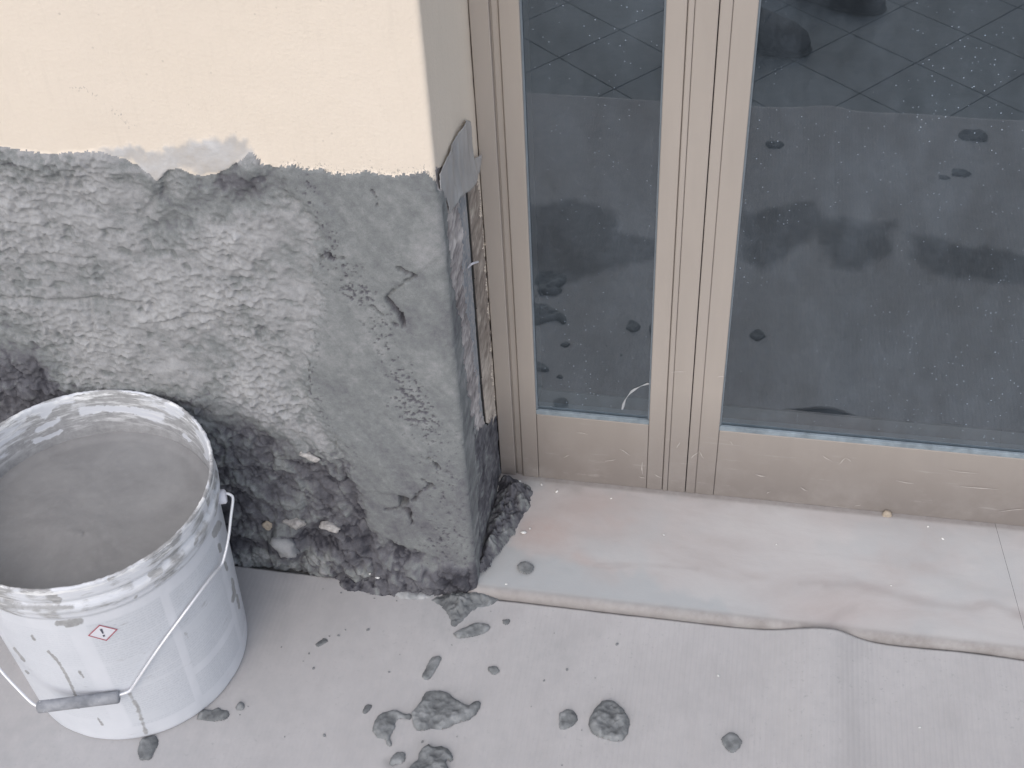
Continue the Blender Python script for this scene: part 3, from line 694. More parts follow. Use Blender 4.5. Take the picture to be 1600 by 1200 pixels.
def leaf(label, x0, g0, g1, x1, zr, stiles_l, stiles_r, seed):
    lf = thing('door_leaf', label, 'door', ((x0 + x1) / 2, DY, ZT), 'glazed door leaves')
    sp_ = stiles_r if len(stiles_r) > 1 else stiles_l
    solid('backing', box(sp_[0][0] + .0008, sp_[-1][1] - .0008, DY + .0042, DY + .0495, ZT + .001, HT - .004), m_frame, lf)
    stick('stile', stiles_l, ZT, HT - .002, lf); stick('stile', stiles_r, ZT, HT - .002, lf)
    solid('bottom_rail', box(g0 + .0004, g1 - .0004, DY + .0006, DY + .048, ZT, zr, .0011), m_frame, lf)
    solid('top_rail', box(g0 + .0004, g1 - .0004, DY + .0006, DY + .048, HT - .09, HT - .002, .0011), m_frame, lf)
    gb = bmesh.new()
    box(g0, g1, DY + .0015, GLASS_Y - .0002, zr - .001, zr + .0065, .0006, gb)
    solid('gasket', gb, m_gasket, lf)
    gb = bmesh.new(); gc = bmesh.new()
    box(g0 - .001, g0 + .0022, GLASS_Y - .003, GLASS_Y - .0002, zr + .0068, HT - .092, .0006, gb)
    box(g1 - .0022, g1 + .001, GLASS_Y - .003, GLASS_Y - .0002, zr + .0068, HT - .092, .0006, gc)
    solid('gasket', gb, m_gasket_dark, lf); solid('gasket', gc, m_gasket_dark, lf)
    sb = bmesh.new(); box(g0, g1, GLASS_Y + .004, GLASS_Y + .012, zr - .004, zr + .007, 0, sb)
    solid('spacer_bar', sb, m_spacer, lf)
    bm = bmesh.new(); vs = [bm.verts.new(c) for c in ((g0 - .003, GLASS_Y, zr - .01), (g1 + .003, GLASS_Y, zr - .01), (g1 + .003, GLASS_Y, HT - .08), (g0 - .003, GLASS_Y, HT - .08))]
    bm.faces.new(vs); solid('glass_pane', bm, m_glass, lf)
    return lf
d1 = leaf('narrow left glazed door leaf in beige metal, beside the stripped reveal', .0700, .0915, .2395, .2912, .1515,
          [(.0700, .0915, DY)], [(.2395, .2603, DY), (.2612, .2675, DY - .0012), (.2678, .2912, DY - .0004)], 1)
d2 = leaf('wide right glazed door leaf in beige metal with scratched bottom rail', .2922, .3292, 1.30, 1.344, .1530,
          [(.2922, .3046, DY - .0004), (.3049, .3292, DY)], [(1.30, 1.344, DY)], 2)
# dried arc-shaped smear low on the narrow pane
arc_p = [on(q, 1, GLASS_Y - .0006) for q in ((972, 640), (977, 625), (987, 612), (1000, 604), (1014, 599))]
sm = []
for i, p in enumerate(smooth_path(arc_p, 6)):
    wd = .0012 + .0008 * math.sin(i * .6); sm += [p + np.array([-wd * .7, 0, wd * .5]), p + np.array([wd * .7, 0, -wd * .5])]
sq = np.array([(2 * i, 2 * i + 1, 2 * i + 3, 2 * i + 2) for i in range(len(sm) // 2 - 1)])
child('smear', np_mesh('smear', np.array(sm), sq, m_smear), d1)
# pale scuffs on the bottom rails and stiles
m_scuff = M_plain('pale_scuff', (.50, .465, .44), .8, var=.2)
for lf_, marks in ((d1, (((968, 702), (985, 712)), ((945, 722), (962, 718)), ((1003, 722), (1004, 742)), ((998, 745), (1008, 748)), ((880, 715), (890, 712)), ((900, 676), (918, 679)), ((1048, 582), (1072, 580)), ((1062, 690), (1058, 700)), ((1022, 742), (1034, 747)))),
                   (d2, (((1080, 716), (1092, 705)), ((1092, 705), (1100, 716)), ((1180, 742), (1196, 745)), ((1285, 712), (1300, 722)), ((1310, 726), (1322, 716)), ((1322, 716), (1330, 722)), ((1198, 772), (1204, 768)), ((1335, 792), (1345, 789)), ((1400, 752), (1428, 756)), ((1480, 735), (1530, 741)), ((1500, 760), (1560, 766)), ((1560, 800), (1600, 796)), ((1120, 590), (1132, 588)), ((1140, 690), (1146, 696)), ((1250, 762), (1262, 768))))):
    for k, (a_, b_) in enumerate(marks):
        A_, B_ = on(a_, 1, DY - .0013), on(b_, 1, DY - .0013); A_[1] = B_[1] = DY - (.0016 if a_[0] > 1030 and a_[0] < 1100 else .0008)
        n_ = 7; co_ = []; dv = B_ - A_; pv = np.array([-dv[2], 0, dv[0]]); pv /= np.linalg.norm(pv)
        for i in range(n_ + 1):
            t_ = i / n_; wd = .0007 * math.sin(math.pi * min(max(t_, .05), .95)) * (.6 + .6 * random.random()); c_ = A_ + dv * t_ + pv * .0006 * math.sin(5 * t_ + k)
            co_ += [c_ - pv * wd, c_ + pv * wd]
        child('scuff', np_mesh('scuff', np.array(co_), np.array([(2 * i, 2 * i + 1, 2 * i + 3, 2 * i + 2) for i in range(n_)]), m_scuff), lf_)
# dim room behind the glass
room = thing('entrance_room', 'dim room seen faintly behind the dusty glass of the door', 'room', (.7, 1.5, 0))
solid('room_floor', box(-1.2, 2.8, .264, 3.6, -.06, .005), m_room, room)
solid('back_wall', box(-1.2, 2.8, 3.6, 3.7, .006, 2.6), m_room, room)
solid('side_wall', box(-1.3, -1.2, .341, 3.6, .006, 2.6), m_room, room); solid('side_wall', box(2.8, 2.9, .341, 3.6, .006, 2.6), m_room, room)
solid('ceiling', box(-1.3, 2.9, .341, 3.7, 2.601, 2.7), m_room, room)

# ================================================================== BUCKET
BX, BY, BH = -.36358, -.14916, .31058
RB, RT = .13327, .1500
def rad(z): return RB + (RT - .0035 - RB) * z / BH
bucket = thing('plastic_bucket', 'white plastic bucket with wire handle, smeared rim and printed sides, standing by the wall', 'bucket', (BX, BY, 0))
def build_bucket():
    pr = [(.0, .002), (.10, .002), (RB - .006, .0), (RB - .002, .0012), (RB, .005)]
    pr += [(rad(z), z) for z in np.arange(.008, .2535, .0022)]
    pr += [(rad(.256), .256), (rad(.258) + .0015, .2575), (rad(.262) + .0022, .262), (rad(.266) + .0016, .2665), (rad(.267) + .0032, .2685), (rad(.272) + .0048, .2705), (rad(.275) + .005, .276), (rad(.28) + .004, .2805), (rad(.282) + .0005, .2825), (rad(.285) + .0003, .2865), (rad(.288) + .0022, .2885), (RT - .0012, .291)]
    pr += [(RT - .0008 + .0006 * k / 5, .293 + .013 * k / 5) for k in range(6)] + [(RT, .3085), (RT - .0006, .3102), (RT - .002, .3108), (RT - .0034, .3102), (RT - .0042, .3085)]
    pr += [(RT - .0046 - .0035 * (.3075 - z) / .08, z) for z in np.arange(.3070, .232, -.0022)]
    pr = np.array(pr); na = 420; th = np.linspace(0, 2 * math.pi, na + 1)[:-1]
    m = len(pr)
    R = np.tile(pr[:, 0], na); Z = np.tile(pr[:, 1], na); A = np.repeat(th, m)
    k = np.tile(np.arange(m), na); inside = k > m - 38
    R = R + .0004 * fbm(A * 6, Z * 12, 4, 3) + np.where(np.abs(Z - .31) < .004, .0009 * fbm(A * 40, Z * 0, 6, 3), 0)
    co = np.stack([BX + R * np.cos(A), BY + R * np.sin(A), Z], 1)
    uv = project(co); u, v = uv.T
    inside = (k >= m - 36)
    front = (~inside)
    smear = np.zeros(u.shape)
    smear += np.where(inside, .84 + .45 * fbm(A * 3.0, Z * 40, 8, 3) - .22 * sstep(.285, .305, Z), 0)
    smear = np.where(inside & (Z < .262), 1.2, smear)
    # bare pale streaks on the inner wall
    for pts, wd, st in (([(130, 642), (160, 638), (205, 640), (250, 652)], 5, 1.3), ([(60, 672), (80, 662), (92, 656)], 5, .9), ([(55, 690), (80, 682), (95, 675)], 4, .9), ([(68, 650), (76, 642)], 5, .9), ([(30, 650), (70, 636), (110, 628)], 8, .5), ([(265, 632), (280, 645)], 6, 1.0), ([(310, 680), (322, 700), (325, 715)], 5, .8), ([(288, 680), (296, 688)], 3, 1.0), ([(0, 700), (40, 665)], 14, .45)):
        d = seg_dist(u, v, pts) + 2.5 * fbm(A * 40, Z * 200, 31, 3); smear = smear - st * np.exp(-(d / wd) ** 2) * inside
    # outer: scraps of mortar
    zz = (.50 * sstep(.250, .27, Z) + .30 * (np.abs(Z - .31) < .003) + .16) * front + .10 * sstep(.27, .262, Z) * front
    smear = np.where(front, zz * (.55 + .7 * fbm(A * 7, Z * 30, 12, 3)), smear)
    for pts, wd, st in (([(77, 930), (90, 938)], 7, 1.2), ([(105, 975), (118, 973)], 6, 1.3), ([(90, 974), (125, 970)], 6, .9), ([(20, 945), (60, 950), (115, 950)], 4, .8), ([(235, 898), (250, 892)], 5, 1.1), ([(335, 835), (342, 818)], 5, 1.2), ([(343, 852), (344, 860)], 3, 1.1),
                        ([(75, 1018), (88, 1030), (102, 1052), (112, 1072), (119, 1090)], 2.3, .95), ([(124, 1050), (131, 1058)], 2, .95), ([(203, 1085), (215, 1105), (228, 1145)], 4.5, .72), ([(22, 1013), (38, 1032)], 2.5, .9), ([(290, 990), (293, 996)], 4, .55), ([(153, 1122), (160, 1132)], 2.4, .8), ([(50, 994), (54, 1000)], 3, .8),
                        ([(363, 905), (366, 925), (364, 940)], 3, .9), ([(370, 930), (374, 950)], 3, .8), ([(352, 880), (355, 890)], 3, .9), ([(240, 838), (236, 846)], 3, .9), ([(275, 838), (282, 832)], 4, 1.0), ([(326, 735), (333, 760)], 6, 1.0), ([(305, 850), (308, 842)], 4, .8), ([(40, 1048), (44, 1052)], 2.4, .8), ([(320, 1115), (350, 1095)], 7, .6), ([(210, 935), (214, 931)], 3, .8), ([(170, 905), (178, 902)], 4, .9)):
        d = seg_dist(u, v, pts) + 1.0 * fbm(A * 60, Z * 200, 33, 3); smear = np.maximum(smear, st * np.exp(-(np.maximum(d, 0) / wd) ** 2) * front)
    chalk = np.where(inside, .55 * sstep(.25, .27, Z), .0) + np.where(np.abs(Z - .306) < .006, .7, 0) + .35 * (front & (Z > .262))
    ang = np.degrees(np.mod(A + math.pi, 2 * math.pi)) - 180
    def ang_of(px):
        z = .15
        for _ in range(12):
            d = ray(px); r = rad(z) ; o = CAM[:2] - np.array([BX, BY]); a_ = d[0] ** 2 + d[1] ** 2; b_ = 2 * (o[0] * d[0] + o[1] * d[1]); c_ = o @ o - r * r
            t = (-b_ - math.sqrt(max(0, b_ * b_ - 4 * a_ * c_))) / (2 * a_); z = CAM[2] + d[2] * t
        q = CAM + d * t; return math.degrees(math.atan2(q[1] - BY, q[0] - BX))
    SPEC['ang_of'] = ang_of
    a0, a1_, a2_, a3_ = ang_of((128, 1000)), ang_of((270, 970)), ang_of((356, 920)), ang_of((352, 905))
    prt = (front & (Z > .02) & (Z < .245)).astype(float)
    panel = np.zeros(u.shape)
    for lo, hi, zl, zh, st in ((a0 - 44, a0 - 4, .05, .235, .35), (a0 + 4, a1_ - 2, .03, .24, .8), (a1_ + 2, a2_ - 2, .09, .235, .9), (a1_ + 2, a2_ - 2, .03, .075, .8), (a2_ + 3, a2_ + 30, .03, .24, .7)):
        panel = np.maximum(panel, st * sstep(lo - .4, lo + .4, ang) * sstep(hi + .4, hi - .4, ang) * sstep(zl - .0015, zl + .0015, Z) * sstep(zh + .0015, zh - .0015, Z))
    # tiers of text inside the panels
    for zz_ in (.20, .165, .125, .11):
        panel = panel * (1 - .6 * np.exp(-((Z - zz_ - .004 * np.sin(A)) / .0013) ** 2))
    lab = np.stack([A * .14, Z, 0 * Z], 1)
    q = grid_quads(na, m); wrap = np.stack([np.full(m - 1, (na - 1) * m) + np.arange(m - 1), np.arange(m - 1), np.arange(m - 1) + 1, np.full(m - 1, (na - 1) * m) + np.arange(m - 1) + 1], 1)
    q = np.concatenate([q, wrap])
    me = np_mesh('body', co, q, m_bucket, {'lab': lab, 'smear': np.clip(smear, 0, 1.3), 'chalk': np.clip(chalk, 0, 1), 'panel': panel, 'print': prt * np.clip(panel * 1.4, 0, 1)})
    child('body', me, bucket)
build_bucket()
def on_cone(px, off=.0):
    z = .15
    for _ in range(20):
        d = ray(px); r = rad(z) + off; o = CAM[:2] - np.array([BX, BY]); a_ = d[0] ** 2 + d[1] ** 2; b_ = 2 * (o[0] * d[0] + o[1] * d[1]); c_ = o @ o - r * r
        t = (-b_ - math.sqrt(max(0, b_ * b_ - 4 * a_ * c_))) / (2 * a_); z = CAM[2] + d[2] * t
    return CAM + d * t
# wire bail, hanging down in front
ea = math.radians(20)
E1 = np.array([BX + .153 * math.cos(ea), BY + .153 * math.sin(ea), .252]); E2 = np.array([BX - .153 * math.cos(ea), BY - .153 * math.sin(ea), .252])
G = on_cone((122, 1098), .013)
pn = np.cross(E1 - E2, G - E2); pn /= np.linalg.norm(pn)
def on_bail(px):
    d = ray(px); q = CAM + d * ((E2 - CAM) @ pn) / (d @ pn)
    if px[0] > 70 and np.hypot(q[0] - BX, q[1] - BY) < rad(q[2]) + .0045:      # the wire lies against the side of the bucket
        q = on_cone(px, .0045)
    return q
rw = [E1 + np.array([-.006, 0, .0])] + [on_bail(q) for q in ((352, 771), (360, 773), (364, 780), (361, 805), (357, 840), (351, 868), (345, 884), (330, 902), (300, 942), (250, 1010), (215, 1062), (205, 1077), (198, 1082), (186, 1086), (178, 1089))]
lw = [on_bail(q) for q in ((66, 1104), (52, 1100), (30, 1079), (0, 1046), (-25, 1010), (-50, 960))]
E2p = E2 + np.array([.0, .0, .0])
lw += [lw[-1] * .35 + E2p * .65 + np.array([-.004, -.004, 0]), E2p]
wc, wq = tube(smooth_path(rw, 6), .0017, 8); wc2, wq2 = tube(smooth_path(lw, 6), .0017, 8)
bail = child('wire_handle', np_mesh('wire_handle', np.concatenate([wc, wc2]), np.concatenate([wq, wq2 + len(wc)]), m_wire), bucket)
ga, gb_ = on_bail((58, 1105)), on_bail((187, 1089))
gp = [ga + (gb_ - ga) * t for t in (0, .01, .03, .1, .3, .48, .50, .52, .7, .9, .97, .99, 1)]
gr_ = [.0045, .0064, .0072, .0072, .0071, .0071, .0076, .0071, .0071, .0072, .0072, .0064, .0045]
gc, gq = tube(gp, gr_, 14)
g_ = child('grip', np_mesh('grip', gc, gq, m_grip), bail)
for E in (E1, E2):
    ax = (E - np.array([BX, BY, E[2]])); ax /= np.linalg.norm(ax)
    tc, tq = tube([E - ax * .010, E - ax * .001, E + ax * .0005], [.0085, .0085, .0068], 14)
    child('handle_ear', np_mesh('handle_ear', tc, tq, m_paper), bucket)
# hazard diamond printed on the label
def cone_strip(name, quads_px, mat, off, parent, div=6):
    co = []; qs = []
    for (a, b, c, d) in quads_px:
        base = len(co); a, b, c, d = map(np.array, (a, b, c, d))
        for i in range(div + 1):
            for j in range(3):
                s_, t_ = i / div, j / 2; co.append(on_cone((a * (1 - s_) + b * s_) * (1 - t_) + (d * (1 - s_) + c * s_) * t_, off))
        for i in range(div):
            for j in range(2): k = base + i * 3 + j; qs.append((k, k + 1, k + 4, k + 3))
    return child(name, np_mesh(name, np.array(co), np.array(qs), mat), parent)
DI = [np.array(q, float) for q in ((155.0, 976.5), (184.0, 983.5), (166.5, 1001.5), (137.0, 993.5))]
cen = sum(DI) / 4; inn = [cen + (q - cen) * .87 for q in DI]
hz = cone_strip('hazard_label', [(inn[0], inn[1], inn[2], inn[3])], m_paper, .0008, bucket)
cone_strip('red_border', [(DI[i], DI[(i + 1) % 4], inn[(i + 1) % 4], inn[i]) for i in range(4)], m_red, .0010, hz)
cone_strip('exclamation_mark', [((155.5, 983.5), (159.5, 982.6), (162.2, 989.8), (160.0, 990.4)), ((160.2, 992.6), (163.4, 991.8), (164.2, 994.4), (161.2, 995.2))], m_ink, .0012, hz, 3)

# ---- mortar mixed in the bucket
def wet():
    zr = .2435; rr = np.concatenate([np.linspace(0, .125, 60), np.linspace(.127, .1425, 10)]); th = np.linspace(0, 2 * math.pi, 241)[:-1]
    R = np.tile(rr, 240); A = np.repeat(th, len(rr)); X = R * np.cos(A); Y = R * np.sin(A)
    Z = zr + .0025 * fbm(X * 14, Y * 14, 3, 4) + .0006 * fbm(X * 70, Y * 70, 5, 3) + .0045 * np.exp(-((X + .0) ** 2 + (Y + .02) ** 2) / .004) + .003 * sstep(.128, .1425, R)
    tw = np.arctan2(Y + .02, X) + R * 26; Z = Z + .0012 * np.sin(tw * 2) * np.exp(-(R / .08) ** 2)
    co = np.stack([BX + X, BY + Y, Z], 1); m = len(rr); q = grid_quads(240, m)
    wrap = np.stack([239 * m + np.arange(m - 1), np.arange(m - 1), np.arange(m - 1) + 1, 239 * m + np.arange(m - 1) + 1], 1)
    # a side skirt gives the fill its depth
    sk = co.reshape(240, m, 3)[:, -1].copy(); sk[:, 2] = .225; n0 = len(co)
    s_ = np.arange(240); e = s_ * m + m - 1; skq = np.stack([e, n0 + s_, n0 + (s_ + 1) % 240, ((s_ + 1) % 240) * m + m - 1], 1)
    me = np_mesh('wet_mortar', np.concatenate([co, sk]), np.concatenate([q, wrap, skq]), m_wet)
    tag(link('wet_mortar', me), 'grey wet mortar filling the white bucket nearly to its rim', 'mortar')
wet()

# ================================================================== MORTAR DROPPED ON THE FLOOR AND SILL
def splat(name, px, h, label, cat='mortar', group=None, z0=None, tone=.5, mat=None, step=.0013, rough=.6, seed=0, zfun=None, world=None, edge=.006):
    P = np.array([floor_at(q, z0 if z0 is not None else 0.0)[:2] for q in px]) if world is None else np.array(world, float)
    # round off and roughen the outline
    pts = smooth_path([np.append(p, 0) for p in np.vstack([P, P[:1]])], 5)[:-1]; pts = [tuple(p[:2]) for p in pts]
    x0, y0 = P.min(0) - .004; x1, y1 = P.max(0) + .004
    size = max(x1 - x0, y1 - y0); step = max(step, size / 170) if size > .03 else min(step, size / 14)
    xs = np.arange(x0, x1 + step, step); ys = np.arange(y0, y1 + step, step); X, Y = np.meshgrid(xs, ys, indexing='ij')
    s_ = poly_sd(X, Y, pts)
    if name == 'mortar_pile': s_ = s_ + .0035 * fbm(X * 55 + seed, Y * 55, seed + 9, 3)
    s_ = s_ + .0016 * rough * fbm(X * 220 + seed * 7, Y * 220, seed, 3) * min(1, size / .03)
    ed = min(edge, size * .22)
    body = np.clip(s_ / ed, 0, 1) ** .42
    n1 = fbm(X * 78 + seed * 3, Y * 78, seed + 1, 4); n2 = fbm(X * 220, Y * 220 + seed, seed + 2, 3)
    w1, w2 = worley(X * 75 + seed, Y * 75, seed + 3)
    h = h * .7; H = h * body * (.70 + .80 * n1 * rough + .22 * n2 * rough - .10 * rough * sstep(.12, 0, w2 - w1) * (size > .03)) + .0006 * (s_ > 0)
    if name == 'mortar_pile': H = h * np.clip(s_ / ed, 0, 1) ** .8 * np.clip(.8 + .5 * fbm(X * 42 + seed, Y * 42, seed + 4, 3) + .38 * n1 + .20 * n2 - .25 * sstep(.12, 0, w2 - w1), .1, 2)
    H = np.maximum(H, .0003)
    inside = s_ > -step * .75
    base = np.array([zfun(a, b) for a, b in zip(X.ravel(), Y.ravel())]).reshape(X.shape) if zfun else (z0 or 0.0)
    Z = np.where(s_ > 0, base + H, base - .0006)
    q = grid_quads(*X.shape); msk = inside.ravel()[q].all(1)
    if not msk.any(): msk[:] = True
    cx, cy = P.mean(0); bz = float(np.mean(base))
    tn = tone + .35 * n1 + .15 * n2
    me = sub_mesh(name, np.stack([X.ravel() - cx, Y.ravel() - cy, (Z - bz).ravel()], 1), q, msk, mat or m_splat, {'tone': tn.ravel()})
    o = link(name, me); o.location = (cx, cy, bz); return tag(o, label, cat, group)
def z7(L): return [(540 + x / 6.154, 1040 + y / 6.154) for x, y in L]
def c8(L): return [(400 + x / 1.905, 880 + y / 1.905) for x, y in L]
def c5(L): return [(200 + x / 5.4545, 960 + y / 5.4545) for x, y in L]
GR = 'lumps of mortar dropped on the cardboard'
splat('mortar_lump', z7([(630, 470), (700, 390), (755, 290), (800, 255), (960, 262), (1080, 345), (1180, 390), (1250, 350), (1300, 365), (1285, 430), (1200, 520), (1080, 555), (940, 620), (830, 610), (690, 630), (640, 530)]), .011, 'biggest splat of grey mortar on the cardboard, pointed at its right end', group=GR, seed=1, zfun=card_h)
splat('mortar_lump', z7([(270, 560), (320, 480), (400, 450), (500, 438), (560, 470), (625, 470), (625, 525), (560, 520), (490, 530), (470, 610), (430, 700), (445, 770), (400, 772), (378, 715), (310, 700), (265, 630)]), .007, 'crescent-shaped mortar lump touching the left tip of the biggest splat', group=GR, seed=2, zfun=card_h)
splat('mortar_lump', z7([(700, 860), (740, 810), (800, 765), (830, 785), (930, 785), (1000, 830), (1032, 920), (960, 925), (985, 985), (1010, 1080), (960, 1200), (760, 1230), (600, 1180), (590, 1060), (620, 980), (700, 910)]), .014, 'cracked mortar splat cut off by the bottom edge of the photo, below the biggest splat', group=GR, seed=3, zfun=card_h)
splat('mortar_lump', z7([(430, 900), (500, 835), (570, 850), (570, 920), (500, 960), (430, 960)]), .006, 'small rounded mortar blob left of the cracked splat at the bottom edge', group=GR, seed=4, zfun=card_h)
splat('mortar_lump', z7([(735, 95), (785, 0), (830, -65), (905, -85), (920, -50), (890, 10), (850, 80), (790, 145), (745, 130)]), .006, 'oblong slanting mortar lump standing above the biggest splat', group=GR, seed=5, zfun=card_h)
splat('mortar_lump', z7([(1368, 20), (1440, 8), (1482, 60), (1430, 92), (1380, 60)]), .005, 'small oval mortar blob right of the slanting oblong lump', group=GR, seed=6, zfun=card_h)
splat('mortar_lump', z7([(160, 445), (195, 380), (255, 385), (240, 425), (185, 468)]), .004, 'little mortar blob up and left of the crescent-shaped lump', group=GR, seed=7, zfun=card_h)
splat('mortar_lump', c8([(1005, 440), (1035, 411), (1075, 420), (1110, 465), (1108, 500), (1085, 532), (1040, 525), (1000, 507), (990, 475)]), .013, 'round rough mortar lump alone right of the middle of the cardboard', group=GR, seed=8, zfun=card_h)
splat('mortar_lump', c8([(903, 450), (925, 436), (950, 445), (957, 470), (935, 490), (905, 496)]), .007, 'squarish mortar blob just left of the round rough lump', group=GR, seed=9, zfun=card_h)
splat('mortar_lump', c8([(1383, 525), (1415, 506), (1447, 535), (1420, 568), (1395, 552)]), .006, 'smooth angular mortar lump farthest right on the cardboard', group=GR, seed=10, zfun=card_h, rough=.5)
splat('mortar_lump', c8([(588, 212), (620, 195), (660, 180), (697, 190), (680, 210), (640, 222), (600, 226)]), .008, 'flat elongated mortar piece just below the dark pile at the threshold corner', group=GR, seed=11, zfun=card_h)
splat('mortar_lump', c8([(733, 170), (755, 168), (752, 182), (737, 182)]), .004, 'mortar bit right of the flat elongated piece near the threshold', group=GR, seed=12, zfun=card_h)
splat('mortar_lump', c8([(176, 242), (203, 224), (214, 234), (186, 250)]), .003, 'flake of mortar on the cardboard between bucket and corner pile', group=GR, seed=13, zfun=card_h)
splat('mortar_lump', c5([(590, 900), (620, 820), (720, 818), (770, 800), (800, 815), (850, 828), (865, 870), (820, 905), (720, 915)]), .005, 'dark flattened mortar smear against the lower right edge of the bucket', group=GR, seed=14, zfun=card_h, tone=.42)
splat('mortar_lump', c5([(915, 800), (950, 752), (992, 765), (985, 815), (930, 822)]), .005, 'small dark mortar lump right of the smear beside the bucket', group=GR, seed=15, zfun=card_h)
splat('mortar_lump', c5([(80, 1180), (110, 1080), (180, 1040), (240, 1045), (262, 1090), (235, 1160), (190, 1240), (110, 1240)]), .007, 'mortar lump below the bucket, at its lowest point in the photo', group=GR, seed=16, zfun=card_h, tone=.42)
splat('mortar_lump', [(808, 884), (816, 878), (828, 880), (834, 888), (826, 896), (812, 893)], .004, 'single dark mortar drop on the left part of the marble threshold', group=None, z0=.020, seed=17, rough=.4)
splat('mortar_pile', c8([(520, 112), (565, 84), (620, 78), (700, 93), (722, 108), (690, 130), (645, 142), (622, 172), (592, 198), (572, 182), (565, 150)]), .017, 'crumbly dark pile of mortar at the front left corner of the threshold', group='piles of mortar fallen along the wall foot', seed=18, rough=1.3, tone=.40, edge=.018)
splat('mortar_pile', [(500, 893), (528, 906), (537, 920), (560, 926), (600, 932), (625, 926), (640, 905), (700, 915), (712, 896), (700, 870), (600, 850), (540, 860), (505, 878)], .030, 'long dark pile of fallen mortar lying along the wall foot', group='piles of mortar fallen along the wall foot', seed=19, rough=1.3, tone=.20, edge=.02, mat=m_damp)
splat('mortar_film', [(606, 906), (640, 898), (680, 905), (690, 918), (676, 934), (640, 938), (615, 930)], .010, 'pale grey mortar film at the wall foot left of the corner pile', seed=20, rough=.5, tone=.85)
splat('mortar_pile', None, .052, 'dark rough pile of mortar on the threshold in the corner between reveal and door', group='piles of mortar fallen along the wall foot', z0=.022, seed=21, rough=1.0, tone=.24, edge=.03, mat=m_damp,
      world=[(XC - .004, .012), (.048, .018), (.057, .040), (.064, .060), (.073, .085), (.083, .115), (.092, .145), (.088, .168), (.078, .178), (.066, .1805), (.040, .1805), (XC - .004, .17)])
# lumps farther out on the sheet, seen mirrored in the glass
for k, (px, r, lab) in enumerate((((1520, 213), .022, 'dark mortar lump far out on the cardboard, mirrored high in the right pane'), ((1500, 272), .014, 'upright dark mortar lump mirrored below the highest one in the right pane'), ((1474, 280), .008, 'tiny lump mirrored left of the upright one in the right pane'), ((1210, 228), .014, 'flat lump mirrored near the upper left of the right pane'))):
    c = mirrored(px); splat('mortar_lump', None, r * .6, lab, group=GR, seed=30 + k, zfun=card_h, tone=.25, world=[(c[0] + r * (1 + .25 * math.sin(3 * a + k)) * math.cos(a) * 1.2, c[1] + r * (1 + .2 * math.cos(2 * a)) * math.sin(a)) for a in np.linspace(0, 2 * math.pi, 9)[:-1]])
# tiny crumbs
crumb_src = [lump_mesh('mortar_crumb', .0024, m_splat, (1, .8, .6), s, .3, 1, .62) for s in range(4)]
CR = [(505, 921), (533, 927), (529, 994), (483, 1022), (474, 1034), (490, 1045), (608, 1051), (625, 1024), (445, 1152), (507, 1150), (611, 1160), (850, 1064), (909, 1142), (886, 1047), (866, 990), (964, 1007), (878, 1197), (767, 956), (575, 985), (515, 995), (711, 1124), (660, 1160), (714, 1152), (790, 970), (706, 1009), (388, 1105), (375, 1118), (540, 985), (620, 940), (585, 936), (745, 945), (440, 1012), (830, 1105), (930, 1060)]
for k, q in enumerate(CR):
    p = floor_at(q); o = link('mortar_crumb', crumb_src[k % 4]); s_ = .4 + .8 * random.random() ** 2; o.scale = (s_, s_ * .8, s_ * .5)
    o.location = (p[0], p[1], card_h(p[0], p[1]) + .0008); o.rotation_euler = (0, 0, random.random() * 6)
    tag(o, 'tiny crumb of grey mortar scattered on the cardboard', 'mortar crumb', 'tiny mortar crumbs on the cardboard')
chip_src = [lump_mesh('paint_chip', .0032, m_chip, (1.3, .8, .25), s, .25, 1) for s in (11, 12, 13)]
for k, (q, z, s_) in enumerate((((818, 832), .026, 1.2), ((828, 826), .026, .5), ((753, 869), .024, 1.0), ((766, 871), .024, .5), ((791, 913), .0205, .5), ((1122, 1056), .003, .55), ((1450, 823), .0285, .5), ((1473, 842), .027, .6), ((1213, 851), .025, .4), ((1037, 836), .026, .45), ((870, 768), .0285, .8), ((812, 752), .029, .7), ((1392, 915), .02, .4), ((590, 903), .025, .8), ((578, 896), .025, .6), ((1437, 1137), .003, .5), ((846, 757), .029, .6), ((955, 779), .028, .5))):
    p = floor_at(q, z); o = link('paint_chip', chip_src[k % 3]); o.location = (p[0], p[1], p[2] + .0005); o.scale = (s_,) * 3; o.rotation_euler = (0, 0, k * 1.7)
    lab_, grp_ = ('tiny white paint chip lying on the marble threshold', 'white paint chips on the threshold') if z > .0195 and q[0] > 700 else (('white paint chip caught in the mortar pile at the wall foot', 'white paint chips in the mortar pile') if q[0] < 600 else ('tiny white paint chip lying on the cardboard', 'white paint chips on the cardboard'))
    tag(o, lab_, 'paint chip', grp_)
p = on((1386, 808), 2, .0285); o = link('dirt_clump', lump_mesh('dirt_clump', .006, m_pebble, (1.1, .8, 1), 5, .35, 2)); o.location = (p[0], DY - .003, .031); tag(o, 'small brown dirt clump stuck to the foot of the wide door leaf', 'dirt clump')

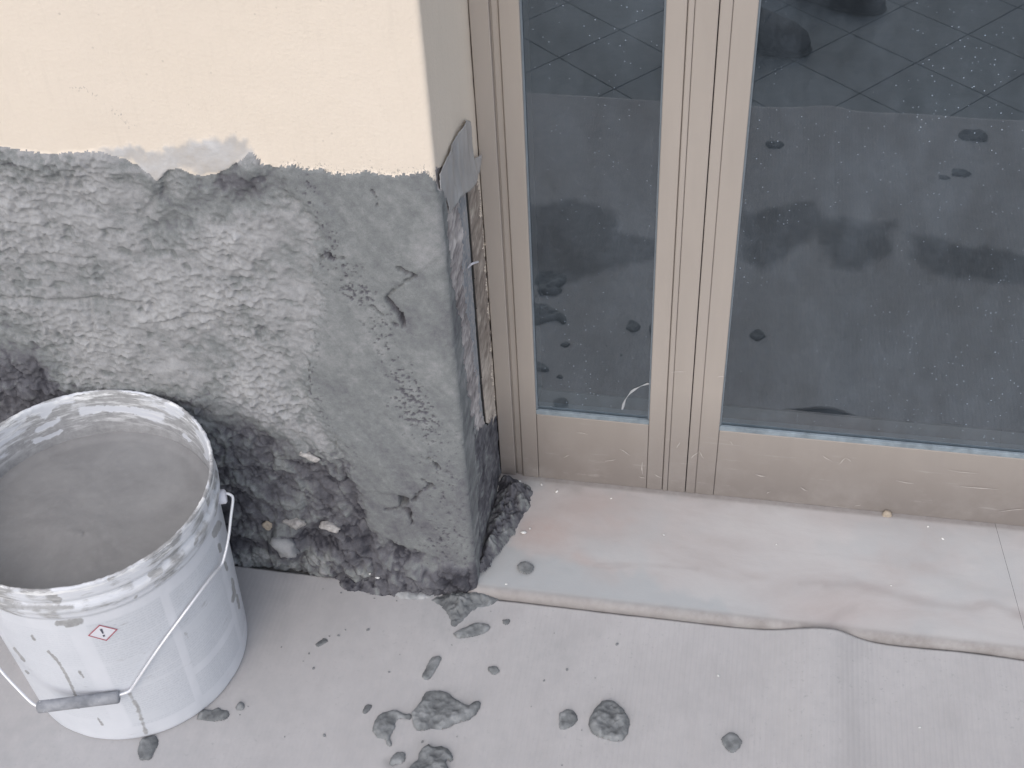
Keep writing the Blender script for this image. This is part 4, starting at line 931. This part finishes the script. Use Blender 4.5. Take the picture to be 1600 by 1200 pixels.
# ---- torn grey film hanging on the reveal, and a curl of plastic below it
def film():
    L = [(295, 95), (325, 105), (335, 200), (340, 310), (372, 283), (362, 370), (332, 440), (300, 485), (250, 520), (235, 570), (210, 612), (195, 540), (178, 558), (163, 500), (155, 400), (165, 370), (205, 270), (250, 170)]
    P = [tuple(on((640 + x / 3.53, 160 + y / 3.53), 0, XC)[1:]) for x, y in L]
    A = np.array(P); ys = np.arange(A[:, 0].min() - .003, A[:, 0].max() + .003, .0016); zs = np.arange(A[:, 1].min() - .003, A[:, 1].max() + .003, .0016)
    Y, Z = np.meshgrid(ys, zs, indexing='ij'); s_ = poly_sd(Y, Z, P)
    yy = (Y - ys[0]) / (ys[-1] - ys[0]); zz = (Z - zs[0]) / (zs[-1] - zs[0])
    X = XC + .0015 + .004 * np.sin(np.clip(yy, 0, 1) * math.pi) * (1 - .5 * zz) + .0035 * sstep(.45, .0, zz) + .0025 * fbm(Y * 45, Z * 16, 4, 3)
    inside = s_ > -.0006; q = grid_quads(*Y.shape); msk = inside.ravel()[q].all(1)
    me = sub_mesh('plastic_film', np.stack([X.ravel(), Y.ravel(), Z.ravel()], 1), q, msk, m_film, {})
    o = link('plastic_film', me); md = o.modifiers.new('thick', 'SOLIDIFY'); md.thickness = .0006
    tag(o, 'torn scrap of grey plastic film stuck to the reveal above the stripped part', 'plastic film')
film()
c0 = on((731, 418), 0, XC - .002); c1 = on((738, 412), 0, XC + .004); c2 = on((747, 409), 0, XC + .004)
tc, tq = tube(smooth_path([c0, c1, c2], 5), .0012, 8); o = link('plastic_curl', np_mesh('plastic_curl', tc, tq, m_paper)); tag(o, 'small whitish plastic curl sticking out of the stripped reveal', 'plastic curl')
c0 = on((757, 381), 0, XC); o = link('plaster_flake', lump_mesh('plaster_flake', .003, m_pebble, (1, 1.2, .7), 8, .3, 1)); o.location = c0; tag(o, 'tiny brown plaster flake clinging beside the door frame', 'plaster flake')

# ---- pair of dark work shoes out on the tiles, seen only mirrored in the glass
def shoe_mesh():
    secs = [(-.13, .030, .05, .0), (-.125, .038, .085, .0), (-.09, .042, .10, .0), (-.04, .040, .10, .0), (.02, .043, .075, .0), (.07, .048, .058, .0), (.11, .044, .048, .0), (.14, .030, .036, .0), (.152, .012, .022, .0)]
    co = []; n = 16
    for (y, wd, h, z0) in secs:
        for k in range(n):
            a = 2 * math.pi * k / n; cx = math.cos(a); sz = math.sin(a)
            co.append((wd * math.copysign(abs(cx) ** .7, cx), y, h * .5 + h * .5 * math.copysign(abs(sz) ** .6, sz)))
    q = [(i * n + k, i * n + (k + 1) % n, (i + 1) * n + (k + 1) % n, (i + 1) * n + k) for i in range(len(secs) - 1) for k in range(n)]
    return np.array(co), np.array(q)
for k, (px, rz) in enumerate((((1262, 78), -1.30), ((1378, 14), -1.15))):
    c = mirrored(px); cz, qz = shoe_mesh(); th = thing('work_shoe', ('dark work shoe on the floor tiles, mirrored beside the door stile', 'dark work shoe set farther back on the tiles, mirrored at the top of the glass')[k], 'shoe', (c[0] + .15 * math.sin(rz), c[1] - .15 * math.cos(rz), -.006), 'pair of dark shoes')
    th.rotation_euler = (0, 0, rz)
    link('upper', np_mesh('upper', cz, qz, m_shoe), th)
    so = cz.copy(); so[:, 0] *= 1.06; so[:, 1] *= 1.03; so[:, 2] = np.minimum(so[:, 2] * .22, .012); link('sole', np_mesh('sole', so, qz, m_black), th)
    for j in range(4):
        lc, lq = tube([(-.022, .0 + .02 * j, .082 - .008 * j), (0, .002 + .02 * j, .092 - .008 * j), (.022, .0 + .02 * j, .082 - .008 * j)], .003, 6); link('lace', np_mesh('lace', lc, lq, m_black), th)
